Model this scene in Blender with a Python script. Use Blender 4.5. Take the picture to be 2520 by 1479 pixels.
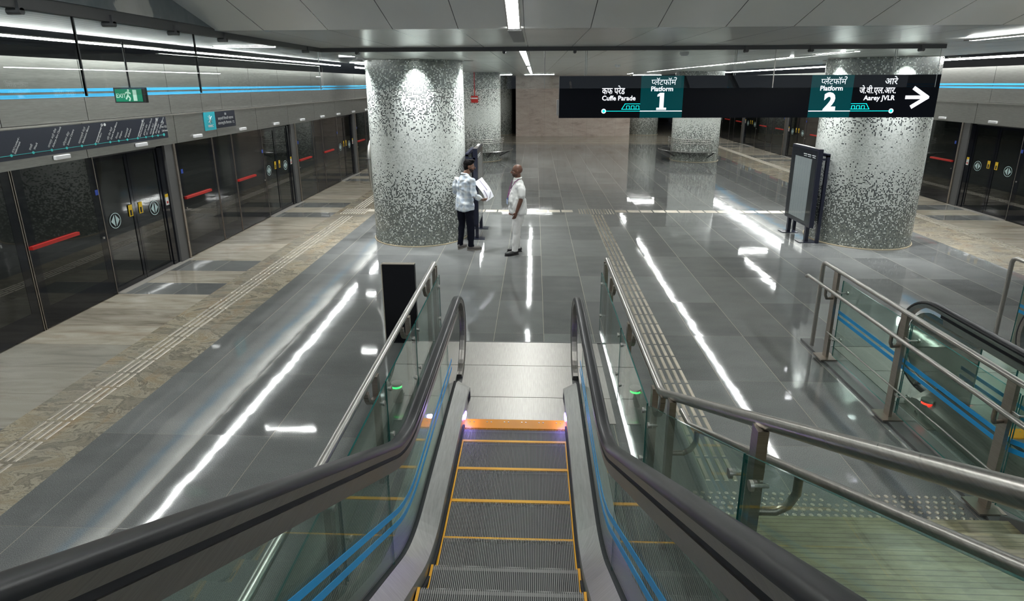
import bpy, bmesh, math, random
from math import sin, cos, pi, sqrt, radians, atan2
from mathutils import Vector, Matrix

for o in list(bpy.data.objects):
    bpy.data.objects.remove(o, do_unlink=True)
C = bpy.context.scene.collection
S = bpy.context.scene

# ------------------------------------------------------------------ camera, world, exposure
cam_d = bpy.data.cameras.new('camera')
cam = bpy.data.objects.new('camera', cam_d)
C.objects.link(cam)
YAW, PITCH, ROLL = -0.0398, 0.2663, -0.0042
fw = Vector((sin(YAW) * cos(PITCH), cos(YAW) * cos(PITCH), -sin(PITCH)))
r0 = Vector((cos(YAW), -sin(YAW), 0))
u0 = r0.cross(fw)
rt = r0 * cos(ROLL) + u0 * sin(ROLL)
up = u0 * cos(ROLL) - r0 * sin(ROLL)
M = Matrix((rt, up, -fw)).transposed().to_4x4()
M.translation = Vector((0, 0, 3.2))
cam.matrix_world = M
cam_d.sensor_fit = 'HORIZONTAL'
cam_d.sensor_width = 36.0
cam_d.lens = 1426.8 / 2520 * 36.0
cam_d.shift_y = -(739.5 - 594.8) / 2520
cam_d.clip_start = 0.05
cam_d.clip_end = 300
S.camera = cam

w = bpy.data.worlds.new('world')
S.world = w
w.use_nodes = True
w.node_tree.nodes['Background'].inputs[0].default_value = (0.75, 0.85, 1.0, 1)
w.node_tree.nodes['Background'].inputs[1].default_value = 0.35
S.view_settings.view_transform = 'Standard'
S.view_settings.look = 'None'
S.view_settings.gamma = 1
S.view_settings.exposure = 0.0
S.view_settings.use_curve_mapping = False


def area(name, loc, sx, sy, power, col=(0.86, 0.93, 1.0), rot=(0, 0, 0)):
    d = bpy.data.lights.new(name, 'AREA')
    d.shape = 'RECTANGLE'
    d.size = sx
    d.size_y = sy
    d.energy = power
    d.color = col
    o = bpy.data.objects.new(name, d)
    C.objects.link(o)
    o.location = loc
    o.rotation_euler = rot
    return o


# ------------------------------------------------------------------ materials
MATS = {}


def mat(name, col=(0.5, 0.5, 0.5), rough=0.5, metal=0.0, emit=None, es=0.0, spec=0.5, coat=0.0):
    if name in MATS:
        return MATS[name]
    m = bpy.data.materials.new(name)
    m.use_nodes = True
    b = m.node_tree.nodes['Principled BSDF']
    b.inputs['Base Color'].default_value = (*col, 1)
    b.inputs['Roughness'].default_value = rough
    b.inputs['Metallic'].default_value = metal
    b.inputs['Specular IOR Level'].default_value = spec
    b.inputs['Coat Weight'].default_value = coat
    if emit:
        b.inputs['Emission Color'].default_value = (*emit, 1)
        b.inputs['Emission Strength'].default_value = es
    MATS[name] = m
    return m


class NT:
    """small helper for node trees"""
    def __init__(self, m):
        self.t = m.node_tree
        self.b = self.t.nodes['Principled BSDF']

    def n(self, typ, **kw):
        nd = self.t.nodes.new(typ)
        for k, v in kw.items():
            setattr(nd, k, v)
        return nd

    def l(self, a, b):
        self.t.links.new(a, b)

    def val(self, inp, v):
        if hasattr(v, 'default_value') or hasattr(v, 'is_linked'):
            self.l(v, inp)
        else:
            inp.default_value = v

    def math(self, op, a, b=0.0, c=0.0):
        nd = self.n('ShaderNodeMath', operation=op)
        self.val(nd.inputs[0], a)
        self.val(nd.inputs[1], b)
        if len(nd.inputs) > 2:
            self.val(nd.inputs[2], c)
        return nd.outputs[0]

    def coord(self, which='Object'):
        return self.n('ShaderNodeTexCoord').outputs[which]

    def mapping(self, src, scale=(1, 1, 1), loc=(0, 0, 0), rot=(0, 0, 0)):
        nd = self.n('ShaderNodeMapping')
        nd.inputs['Scale'].default_value = scale
        nd.inputs['Location'].default_value = loc
        nd.inputs['Rotation'].default_value = rot
        self.l(src, nd.inputs['Vector'])
        return nd.outputs[0]

    def noise(self, src, scale, detail=2, rough=0.5, dist=0.0):
        nd = self.n('ShaderNodeTexNoise')
        nd.inputs['Scale'].default_value = scale
        nd.inputs['Detail'].default_value = detail
        nd.inputs['Roughness'].default_value = rough
        nd.inputs['Distortion'].default_value = dist
        self.l(src, nd.inputs['Vector'])
        return nd.outputs['Fac']

    def ramp(self, fac, stops, interp='LINEAR'):
        nd = self.n('ShaderNodeValToRGB')
        nd.color_ramp.interpolation = interp
        e = nd.color_ramp.elements
        while len(e) < len(stops):
            e.new(0.5)
        for i, (p, c) in enumerate(stops):
            e[i].position = p
            e[i].color = (*c, 1) if len(c) == 3 else c
        self.l(fac, nd.inputs[0])
        return nd.outputs[0]

    def mix(self, fac, a, b, mode='MIX'):
        nd = self.n('ShaderNodeMix', data_type='RGBA', blend_type=mode)
        self.val(nd.inputs[0], fac)
        for i, v in ((6, a), (7, b)):
            if isinstance(v, tuple):
                nd.inputs[i].default_value = (*v, 1)
            else:
                self.l(v, nd.inputs[i])
        return nd.outputs[2]

    def bump(self, h, strength=0.1, dist=0.01):
        nd = self.n('ShaderNodeBump')
        nd.inputs['Strength'].default_value = strength
        nd.inputs['Distance'].default_value = dist
        self.l(h, nd.inputs['Height'])
        self.l(nd.outputs[0], self.b.inputs['Normal'])
        return nd

    def col(self, c):
        self.l(c, self.b.inputs['Base Color'])


def grid_brick(nt, src, bw, bh, off=(0, 0), mortar=0.004, ky=1.0):
    """square aligned tiles; returns (mortar mask, random per tile)"""
    mp = nt.mapping(src, loc=(off[0], off[1], 0))
    sx = nt.n('ShaderNodeSeparateXYZ')
    nt.l(mp, sx.inputs[0])
    ux = nt.math('DIVIDE', sx.outputs[0], bw)
    uy = nt.math('DIVIDE', sx.outputs[1], bh)
    fx = nt.math('FRACT', ux)
    fy = nt.math('FRACT', uy)
    mx = nt.math('LESS_THAN', fx, mortar / bw)
    my = nt.math('LESS_THAN', fy, mortar / bh)
    mask = nt.math('MAXIMUM', mx, nt.math('MULTIPLY', my, ky))
    cx = nt.math('FLOOR', ux)
    cy = nt.math('FLOOR', uy)
    cb = nt.n('ShaderNodeCombineXYZ')
    nt.l(cx, cb.inputs[0])
    nt.l(cy, cb.inputs[1])
    wn = nt.n('ShaderNodeTexWhiteNoise', noise_dimensions='2D')
    nt.l(cb.outputs[0], wn.inputs['Vector'])
    return mask, wn.outputs['Value'], wn.outputs['Color']


def tile_tilt(nt, rc, amount, extra=None):
    """each slab sits at a hair's different slope; long ripples inside the slab"""
    g = nt.n('ShaderNodeNewGeometry')
    sub = nt.n('ShaderNodeVectorMath', operation='SUBTRACT')
    nt.l(rc, sub.inputs[0])
    sub.inputs[1].default_value = (0.5, 0.5, 0.5)
    sc = nt.n('ShaderNodeVectorMath', operation='MULTIPLY')
    nt.l(sub.outputs[0], sc.inputs[0])
    sc.inputs[1].default_value = (amount, amount, 0)
    ad = nt.n('ShaderNodeVectorMath', operation='ADD')
    nt.l(g.outputs['Normal'], ad.inputs[0])
    nt.l(sc.outputs[0], ad.inputs[1])
    nm = nt.n('ShaderNodeVectorMath', operation='NORMALIZE')
    nt.l(ad.outputs[0], nm.inputs[0])
    bp = nt.n('ShaderNodeBump')
    bp.inputs['Strength'].default_value = 0.13
    bp.inputs['Distance'].default_value = 0.01
    if extra is not None:
        nt.l(extra, bp.inputs['Height'])
    nt.l(nm.outputs[0], bp.inputs['Normal'])
    nt.l(bp.outputs[0], nt.b.inputs['Normal'])


def m_floor_grey():
    m = mat('grey polished granite', rough=0.09)
    nt = NT(m)
    co = nt.coord()
    mask, rv, rc = grid_brick(nt, co, 0.65, 1.2, (-0.13, -1.1), 0.005, 0.35)
    sp = nt.noise(co, 170, 3, 0.7)
    base = nt.ramp(sp, [(0.3, (0.08, 0.083, 0.082)), (0.5, (0.165, 0.17, 0.167)), (0.72, (0.31, 0.315, 0.305))])
    cloud = nt.noise(nt.mapping(co, scale=(1.0, 2.2, 1)), 1.6, 4, 0.6)
    tone = nt.math('ADD', nt.math('MULTIPLY', rv, 0.42), nt.math('MULTIPLY', cloud, 0.5))
    tcol = nt.ramp(tone, [(0.1, (0.62, 0.62, 0.63)), (0.9, (1.32, 1.32, 1.30))])
    c = nt.mix(1.0, base, tcol, 'MULTIPLY')
    c = nt.mix(mask, c, (0.30, 0.27, 0.21))
    nt.col(c)
    ro = nt.math('ADD', 0.025, nt.math('MULTIPLY', nt.noise(co, 9, 4, 0.6), 0.05))
    nt.l(nt.math('MAXIMUM', ro, nt.math('MULTIPLY', mask, 0.6)), nt.b.inputs['Roughness'])
    tile_tilt(nt, rc, 0.006, nt.noise(co, 2.2, 2, 0.5))
    return m


def m_floor_beige():
    m = mat('beige granite slabs', rough=0.16)
    nt = NT(m)
    co = nt.coord()
    mask, rv, rc = grid_brick(nt, co, 30.0, 0.605, (10, 0.06 - 8.47), 0.004)
    st = nt.noise(nt.mapping(co, scale=(0.55, 2.6, 1)), 2.2, 7, 0.6, 0.7)
    base = nt.ramp(st, [(0.25, (0.20, 0.17, 0.13)), (0.42, (0.36, 0.32, 0.255)), (0.6, (0.45, 0.41, 0.335)), (0.8, (0.52, 0.485, 0.41))])
    rust = nt.noise(nt.mapping(co, scale=(0.7, 2.5, 1)), 1.3, 4, 0.6)
    rm = nt.ramp(rust, [(0.58, (0, 0, 0)), (0.75, (1, 1, 1))])
    c = nt.mix(nt.math('MULTIPLY', rm, 0.6), base, (0.27, 0.165, 0.10))
    sp = nt.noise(co, 150, 2, 0.6)
    c = nt.mix(1.0, c, nt.ramp(sp, [(0.3, (0.8, 0.8, 0.8)), (0.7, (1.15, 1.15, 1.15))]), 'MULTIPLY')
    c = nt.mix(1.0, c, nt.ramp(rv, [(0, (0.8, 0.8, 0.8)), (1, (1.12, 1.12, 1.12))]), 'MULTIPLY')
    # bluish grey slabs nearest the escalator
    sx = nt.n('ShaderNodeSeparateXYZ')
    nt.l(co, sx.inputs[0])
    nearm = nt.math('LESS_THAN', sx.outputs[1], 6.6)
    c = nt.mix(nt.math('MULTIPLY', nearm, 0.45), c, (0.22, 0.225, 0.21))
    c = nt.mix(mask, c, (0.15, 0.12, 0.09))
    nt.col(c)
    nt.b.inputs['Roughness'].default_value = 0.13
    tile_tilt(nt, rc, 0.008, nt.noise(co, 3, 2, 0.5))
    return m


def m_floor_swirl():
    m = mat('swirled beige granite strip', rough=0.14)
    nt = NT(m)
    co = nt.coord()
    mask, rv, rc = grid_brick(nt, co, 30.0, 1.2, (10, -1.1), 0.004)
    nz = nt.n('ShaderNodeTexNoise')
    nz.inputs['Scale'].default_value = 1.5
    nz.inputs['Detail'].default_value = 3
    nt.l(co, nz.inputs['Vector'])
    mx = nt.n('ShaderNodeMix', data_type='VECTOR')
    mx.inputs[0].default_value = 0.22
    nt.l(co, mx.inputs[4])
    nt.l(nz.outputs['Color'], mx.inputs[5])
    sw = nt.noise(nt.mapping(mx.outputs[1], rot=(0, 0, radians(-62)), scale=(1, 2.4, 1)), 1.5, 8, 0.62, 2.6)
    base = nt.ramp(sw, [(0.25, (0.13, 0.12, 0.10)), (0.40, (0.30, 0.265, 0.20)), (0.45, (0.17, 0.15, 0.12)), (0.47, (0.36, 0.32, 0.24)), (0.52, (0.42, 0.375, 0.285)), (0.535, (0.19, 0.17, 0.13)), (0.55, (0.40, 0.355, 0.265)), (0.60, (0.30, 0.25, 0.17)), (0.75, (0.45, 0.40, 0.31))])
    gr = nt.ramp(nt.noise(co, 1.1, 3, 0.6), [(0.4, (0, 0, 0)), (0.65, (1, 1, 1))])
    c = nt.mix(nt.math('MULTIPLY', gr, 0.5), base, (0.23, 0.225, 0.20))
    ru = nt.ramp(nt.noise(nt.mapping(co, scale=(2, 0.8, 1)), 1.9, 4, 0.6), [(0.55, (0, 0, 0)), (0.75, (1, 1, 1))])
    c = nt.mix(nt.math('MULTIPLY', ru, 0.55), c, (0.32, 0.20, 0.10))
    c = nt.mix(1.0, c, nt.ramp(nt.noise(co, 140, 2), [(0.3, (0.8, 0.8, 0.8)), (0.7, (1.15, 1.15, 1.15))]), 'MULTIPLY')
    c = nt.mix(mask, c, (0.15, 0.13, 0.1))
    nt.col(c)
    tile_tilt(nt, rc, 0.006, nt.noise(co, 3, 2, 0.5))
    return m


def m_mosaic():
    m = mat('grey white mosaic tiles', rough=0.22)
    nt = NT(m)
    uv = nt.coord('UV')
    T = 0.0238
    sc = nt.mapping(uv, scale=(1 / T, 1 / T, 1))
    sx = nt.n('ShaderNodeSeparateXYZ')
    nt.l(sc, sx.inputs[0])
    fx = nt.math('FRACT', sx.outputs[0])
    fy = nt.math('FRACT', sx.outputs[1])
    g = nt.math('MAXIMUM', nt.math('LESS_THAN', fx, 0.11), nt.math('LESS_THAN', fy, 0.11))
    cb = nt.n('ShaderNodeCombineXYZ')
    nt.l(nt.math('FLOOR', sx.outputs[0]), cb.inputs[0])
    nt.l(nt.math('FLOOR', sx.outputs[1]), cb.inputs[1])
    wn = nt.n('ShaderNodeTexWhiteNoise', noise_dimensions='2D')
    nt.l(cb.outputs[0], wn.inputs['Vector'])
    cb2 = nt.n('ShaderNodeVectorMath', operation='ADD')
    nt.l(cb.outputs[0], cb2.inputs[0])
    cb2.inputs[1].default_value = (371, 913, 0)
    wn2 = nt.n('ShaderNodeTexWhiteNoise', noise_dimensions='2D')
    nt.l(cb2.outputs[0], wn2.inputs['Vector'])
    zz = nt.math('DIVIDE', nt.math('FLOOR', sx.outputs[1]), 3.65 / T)
    pz = [(0, .93), (.08, .88), (.16, .74), (.25, .52), (.34, .30), (.41, .10), (.46, .02), (.53, .0), (.58, .03), (.62, .13),
          (.69, .30), (.78, .46), (.88, .64), (.95, .88), (1, .95)]
    p = nt.ramp(zz, [(a, (b, b, b)) for a, b in pz])
    # clumps: the dark tiles gather in clusters
    cl = nt.noise(cb.outputs[0], 0.12, 2, 0.6)
    pp = nt.math('MULTIPLY', p, nt.math('ADD', 0.55, nt.math('MULTIPLY', cl, 0.9)))
    dark = nt.math('LESS_THAN', wn.outputs['Value'], pp)
    lightc = nt.ramp(wn2.outputs['Value'], [(0, (0.38, 0.41, 0.385)), (0.14, (0.52, 0.55, 0.51)), (0.5, (0.64, 0.67, 0.63)), (1, (0.72, 0.75, 0.71))])
    # darker range: near black in the middle, more green-grey tiles at the ends
    endm = nt.ramp(zz, [(0.0, (1, 1, 1)), (0.3, (0.25, 0.25, 0.25)), (0.55, (0, 0, 0)), (0.8, (0.2, 0.2, 0.2)), (1.0, (1, 1, 1))])
    dk1 = nt.ramp(wn2.outputs['Value'], [(0, (0.02, 0.022, 0.03)), (0.7, (0.035, 0.04, 0.045)), (1, (0.12, 0.13, 0.12))])
    dk2 = nt.ramp(wn2.outputs['Value'], [(0, (0.06, 0.07, 0.065)), (0.5, (0.15, 0.165, 0.14)), (1, (0.27, 0.29, 0.24))])
    dk = nt.mix(endm, dk1, dk2)
    c = nt.mix(dark, lightc, dk)
    c = nt.mix(g, c, (0.46, 0.48, 0.45))
    nt.col(c)
    nt.bump(nt.math('SUBTRACT', 1.0, g), 0.25, 0.002)
    return m


def m_glass(name, tint, rough=0.0, refl=1.0):
    m = bpy.data.materials.new(name)
    m.use_nodes = True
    t = m.node_tree
    t.nodes.clear()
    out = t.nodes.new('ShaderNodeOutputMaterial')
    tr = t.nodes.new('ShaderNodeBsdfTransparent')
    tr.inputs[0].default_value = (*tint, 1)
    gl = t.nodes.new('ShaderNodeBsdfGlossy')
    gl.inputs['Roughness'].default_value = rough
    lw = t.nodes.new('ShaderNodeLayerWeight')
    lw.inputs[0].default_value = 0.5
    pw = t.nodes.new('ShaderNodeMath')
    pw.operation = 'POWER'
    pw.inputs[1].default_value = 4.5
    t.links.new(lw.outputs['Facing'], pw.inputs[0])
    mu = t.nodes.new('ShaderNodeMath')
    mu.operation = 'MULTIPLY_ADD'
    mu.inputs[1].default_value = 0.9 * refl
    mu.inputs[2].default_value = 0.035 * refl
    t.links.new(pw.outputs[0], mu.inputs[0])
    mx = t.nodes.new('ShaderNodeMixShader')
    t.links.new(mu.outputs[0], mx.inputs[0])
    t.links.new(tr.outputs[0], mx.inputs[1])
    t.links.new(gl.outputs[0], mx.inputs[2])
    t.links.new(mx.outputs[0], out.inputs[0])
    MATS[name] = m
    return m


def m_steel(name, col, rough, axis=(1, 1, 30), amt=0.12):
    m = mat(name, col, rough, 1.0)
    nt = NT(m)
    co = nt.coord()
    n = nt.noise(nt.mapping(co, scale=axis), 6, 4, 0.6)
    nt.l(nt.math('ADD', rough - amt / 2, nt.math('MULTIPLY', n, amt)), nt.b.inputs['Roughness'])
    c = nt.ramp(n, [(0.3, tuple(x * 0.85 for x in col)), (0.7, tuple(min(1, x * 1.1) for x in col))])
    nt.col(c)
    return m


def m_ceiling():
    m = mat('pale grey ceiling panels', (0.4, 0.4, 0.39), 0.3)
    nt = NT(m)
    co = nt.coord()
    sx = nt.n('ShaderNodeSeparateXYZ')
    nt.l(co, sx.inputs[0])
    fx = nt.math('FRACT', nt.math('DIVIDE', nt.math('ADD', sx.outputs[0], 10.18), 0.56))
    g = nt.math('LESS_THAN', fx, 0.012)
    fy = nt.math('FRACT', nt.math('DIVIDE', nt.math('ADD', sx.outputs[1], 3.4), 2.9))
    g2 = nt.math('LESS_THAN', fy, 0.0025)
    gg = nt.math('MAXIMUM', g, g2)
    n = nt.noise(co, 1.2, 3)
    c = nt.ramp(n, [(0.3, (0.74, 0.75, 0.72)), (0.7, (0.80, 0.81, 0.78))])
    c = nt.mix(gg, c, (0.06, 0.06, 0.06))
    nt.col(c)
    nt.b.inputs['Roughness'].default_value = 0.22
    nt.bump(nt.math('SUBTRACT', 1, gg), 0.3, 0.01)
    return m


def m_slats(name, col, pitch):
    m = mat(name, col, 0.4)
    nt = NT(m)
    co = nt.coord()
    sx = nt.n('ShaderNodeSeparateXYZ')
    nt.l(co, sx.inputs[0])
    fx = nt.math('FRACT', nt.math('DIVIDE', sx.outputs[0], pitch))
    g = nt.math('LESS_THAN', fx, 0.22)
    c = nt.mix(g, col, tuple(x * 0.12 for x in col))
    nt.col(c)
    nt.bump(nt.math('SUBTRACT', 1, g), 0.5, 0.02)
    return m


def m_marble():
    m = mat('pinkish beige marble wall', rough=0.2)
    nt = NT(m)
    co = nt.coord()
    mp = nt.mapping(co, rot=(0, radians(-40), 0), scale=(1.0, 1.0, 3.5))
    n = nt.noise(mp, 1.0, 6, 0.65, 0.8)
    c = nt.ramp(n, [(0.25, (0.40, 0.32, 0.27)), (0.45, (0.60, 0.50, 0.44)), (0.65, (0.68, 0.60, 0.53)), (0.85, (0.62, 0.49, 0.33))])
    v = nt.noise(mp, 2.6, 5, 0.6, 1.5)
    vm = nt.ramp(v, [(0.485, (0, 0, 0)), (0.5, (1, 1, 1)), (0.515, (0, 0, 0))])
    c = nt.mix(nt.math('MULTIPLY', vm, 0.35), c, (0.18, 0.10, 0.06))
    sx = nt.n('ShaderNodeSeparateXYZ')
    nt.l(co, sx.inputs[0])
    g = nt.math('LESS_THAN', nt.math('FRACT', nt.math('DIVIDE', nt.math('ADD', sx.outputs[0], 1.2), 0.885)), 0.008)
    c = nt.mix(nt.math('MULTIPLY', g, 0.6), c, (0.15, 0.13, 0.11))
    nt.col(c)
    return m


def m_stair():
    m = mat('yellow beige granite steps', rough=0.35)
    nt = NT(m)
    co = nt.coord()
    mask, rv, rc = grid_brick(nt, co, 0.30, 0.30, (0.05, 0.02), 0.003)
    n = nt.noise(nt.mapping(co, scale=(1, 3, 1)), 5, 5, 0.65)
    c = nt.ramp(n, [(0.25, (0.12, 0.11, 0.07)), (0.5, (0.215, 0.20, 0.13)), (0.8, (0.30, 0.29, 0.215))])
    c = nt.mix(1.0, c, nt.ramp(rv, [(0, (0.75, 0.75, 0.78)), (1, (1.15, 1.12, 1.02))]), 'MULTIPLY')
    sx = nt.n('ShaderNodeSeparateXYZ')
    nt.l(co, sx.inputs[0])
    g = nt.math('LESS_THAN', nt.math('FRACT', nt.math('DIVIDE', nt.math('ADD', sx.outputs[1], 9.0), 0.0375)), 0.16)
    c = nt.mix(nt.math('MULTIPLY', g, 0.75), c, (0.07, 0.065, 0.045))
    nt.col(c)
    nt.bump(nt.math('SUBTRACT', 1, g), 0.4, 0.004)
    return m


def m_plate():
    m = m_steel('ribbed steel landing plate', (0.36, 0.345, 0.325), 0.42, (20, 1, 1))
    nt = NT(m)
    co = nt.coord()
    sx = nt.n('ShaderNodeSeparateXYZ')
    nt.l(co, sx.inputs[0])
    gx = nt.math('LESS_THAN', nt.math('FRACT', nt.math('DIVIDE', sx.outputs[0], 0.022)), 0.4)
    gy = nt.math('LESS_THAN', nt.math('FRACT', nt.math('DIVIDE', sx.outputs[1], 0.022)), 0.25)
    h = nt.math('MULTIPLY', gx, nt.math('SUBTRACT', 1, gy))
    nt.bump(h, 0.5, 0.003)
    return m


def m_plaid():
    m = mat('pale blue plaid cotton', rough=0.85)
    nt = NT(m)
    co = nt.coord()
    sx = nt.n('ShaderNodeSeparateXYZ')
    nt.l(co, sx.inputs[0])

    def band(s, per, wd, ph=0.0):
        f = nt.math('FRACT', nt.math('ADD', nt.math('DIVIDE', s, per), ph))
        return nt.math('LESS_THAN', nt.math('ABSOLUTE', nt.math('SUBTRACT', f, 0.5)), wd)
    a = band(sx.outputs[0], 0.11, 0.22)
    b = band(sx.outputs[2], 0.11, 0.22, 0.2)
    c1 = nt.math('MULTIPLY', nt.math('ADD', a, b), 0.30)
    c = nt.mix(c1, (0.60, 0.64, 0.67), (0.27, 0.35, 0.46))
    a2 = band(sx.outputs[0], 0.11, 0.045, 0.5)
    b2 = band(sx.outputs[2], 0.11, 0.045, 0.7)
    c2 = nt.math('MULTIPLY', nt.math('ADD', a2, b2), 0.25)
    c = nt.mix(c2, c, (0.62, 0.58, 0.46))
    nt.col(c)
    nt.bump(nt.noise(co, 14, 3, 0.5, 0.6), 0.35, 0.02)
    return m


def m_cloth(name, col, bs=0.3):
    m = mat(name, col, 0.85)
    nt = NT(m)
    co = nt.coord()
    nt.bump(nt.noise(nt.mapping(co, scale=(1, 1, 0.6)), 12, 3, 0.5, 0.8), bs, 0.02)
    return m


def m_skin(name, col):
    m = mat(name, col, 0.45)
    b = m.node_tree.nodes['Principled BSDF']
    b.inputs['Subsurface Weight'].default_value = 0.08
    b.inputs['Subsurface Radius'].default_value = (0.02, 0.008, 0.004)
    return m


def m_plaster():
    m = mat('patchy grey plaster', rough=0.6)
    nt = NT(m)
    co = nt.coord()
    n = nt.noise(nt.mapping(co, scale=(1, 1.2, 0.8)), 1.6, 6, 0.62, 0.4)
    c = nt.ramp(n, [(0.40, (0.15, 0.175, 0.185)), (0.53, (0.20, 0.22, 0.23)), (0.56, (0.50, 0.50, 0.47)), (0.7, (0.58, 0.57, 0.54))])
    nt.col(c)
    return m


def m_poster():
    m = mat('white printed timetable poster', rough=0.5)
    nt = NT(m)
    co = nt.coord()
    sx = nt.n('ShaderNodeSeparateXYZ')
    nt.l(co, sx.inputs[0])
    g = nt.math('LESS_THAN', nt.math('FRACT', nt.math('DIVIDE', sx.outputs[1], 0.11)), 0.14)
    n = nt.noise(nt.mapping(co, scale=(1, 8, 30)), 5, 2)
    gg = nt.math('MULTIPLY', g, nt.math('GREATER_THAN', n, 0.5))
    c = nt.mix(nt.math('MULTIPLY', gg, 0.5), (0.50, 0.52, 0.56), (0.20, 0.22, 0.27))
    nt.col(c)
    return m


FG, FB, FS, MOS = m_floor_grey(), m_floor_beige(), m_floor_swirl(), m_mosaic()
CEIL, MARB, STAIR, PLATE = m_ceiling(), m_marble(), m_stair(), m_plate()
SLATG = m_slats('grey linear ceiling slats', (0.12, 0.123, 0.12), 0.15)
SLATD = m_slats('dark open ceiling slats', (0.06, 0.065, 0.07), 0.2)
GLB = m_glass('clear barrier glass', (0.93, 0.95, 0.94), 0.0, 1.0)
GLR = m_glass('green tinted railing glass', (0.83, 0.92, 0.88), 0.0, 1.0)
GLN = m_glass('smoky newel glass', (0.40, 0.43, 0.40), 0.0, 1.3)
GLE = mat('dark green glass edge', (0.015, 0.10, 0.09), 0.1)
GLEC = mat('pale glass edge', (0.72, 0.76, 0.74), 0.15)
PSDG = mat('dark door glass', (0.010, 0.012, 0.011), 0.03, spec=0.75)
PSDF = mat('black door frame', (0.008, 0.009, 0.013), 0.06)
STEEL = m_steel('brushed stainless steel', (0.42, 0.40, 0.37), 0.30)
STEELH = m_steel('brushed header cladding', (0.31, 0.307, 0.29), 0.46, (1, 1, 12), 0.14)
STEELB = m_steel('bright stainless steel', (0.50, 0.49, 0.46), 0.36)
DECK = m_steel('satin deck steel', (0.52, 0.515, 0.50), 0.40)
STEELP = m_steel('warm satin steel', (0.34, 0.30, 0.26), 0.38)
RUB = mat('black rubber handrail', (0.012, 0.012, 0.014), 0.38, spec=0.35)
TRACK = m_steel('satin grey handrail track', (0.33, 0.31, 0.29), 0.36)
YEL = mat('yellow safety paint', (0.85, 0.40, 0.01), 0.45)
ORG = mat('orange comb plate', (0.80, 0.30, 0.01), 0.4)
STEP = mat('grooved grey step metal', (0.30, 0.285, 0.275), 0.6, 0.2)
BRUSH = mat('black skirt brush', (0.012, 0.012, 0.015), 0.7)
BLUE = mat('bright blue vinyl stripe', (0.01, 0.28, 0.62), 0.4)
BLUEW = mat('light blue vinyl stripe', (0.06, 0.42, 0.75), 0.75, spec=0.15)
SIGNK = mat('black sign face', (0.004, 0.005, 0.009), 0.3, spec=0.12)
SIGNT = mat('dark teal sign panel', (0.0, 0.03, 0.036), 0.3, spec=0.12, emit=(0.0, 0.25, 0.28), es=0.16)
LITW = mat('white backlit lettering', (0.9, 0.9, 0.95), 0.4, emit=(0.93, 0.94, 1.0), es=1.2)
LITT = mat('turquoise backlit line', (0.0, 0.6, 0.6), 0.4, emit=(0.0, 0.80, 0.78), es=1.0)
MAPK = mat('dark navy map panel', (0.022, 0.027, 0.045), 0.3)
MAPT = mat('teal printed line', (0.05, 0.55, 0.55), 0.4)
PRW = mat('white printed lettering', (0.72, 0.75, 0.76), 0.5)
SIGNC = mat('turquoise sign panel', (0.03, 0.47, 0.58), 0.35)
WHITE = mat('white plastic', (0.80, 0.80, 0.82), 0.35)
LED = mat('white led tube', (1, 1, 1), 0.4, emit=(0.93, 0.96, 0.94), es=80.0)
LEDW = mat('small white lamp face', (1, 1, 1), 0.4, emit=(0.95, 0.97, 1.0), es=14.0)
VIO = mat('violet comb light', (0.3, 0.2, 1), 0.4, emit=(0.26, 0.13, 1.0), es=14.0)
GRN = mat('green signal light', (0, 0.8, 0.1), 0.4, emit=(0.02, 1.0, 0.12), es=6.0)
REDL = mat('red signal light', (0.8, 0, 0), 0.4, emit=(1.0, 0.02, 0.01), es=6.0)
RED = mat('red painted bar', (0.50, 0.02, 0.015), 0.4)
STYEL = mat('yellow sticker', (0.85, 0.55, 0.02), 0.5)
STWH = mat('white sticker', (0.78, 0.78, 0.76), 0.5)
STBLU = mat('blue sticker', (0.03, 0.08, 0.45), 0.5)
STTEAL = mat('pale teal sticker', (0.50, 0.66, 0.66), 0.5)
BLK = mat('matt black', (0.01, 0.01, 0.012), 0.6)
BOARD = mat('dark blue black powder coat', (0.012, 0.014, 0.028), 0.3)
POST = m_poster()
PLAST = m_plaster()
GREYM = mat('dark grey painted metal', (0.11, 0.11, 0.11), 0.45)
TACT = m_steel('worn steel tactile bar', (0.50, 0.45, 0.37), 0.38)
TACD = m_steel('bright steel tactile stud', (0.50, 0.46, 0.39), 0.4)
CURB = mat('dark grey stone kerb', (0.10, 0.10, 0.098), 0.25)
CONC = mat('dark tunnel concrete', (0.02, 0.02, 0.022), 0.8)
BEAD = mat('pale sealant bead', (0.45, 0.38, 0.26), 0.5)
GREEN = mat('exit sign green', (0.01, 0.20, 0.10), 0.3, emit=(0.0, 0.35, 0.18), es=0.25)
EXW = mat('exit sign pale figure', (0.5, 0.7, 0.6), 0.4, emit=(0.4, 0.7, 0.55), es=0.4)


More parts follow.
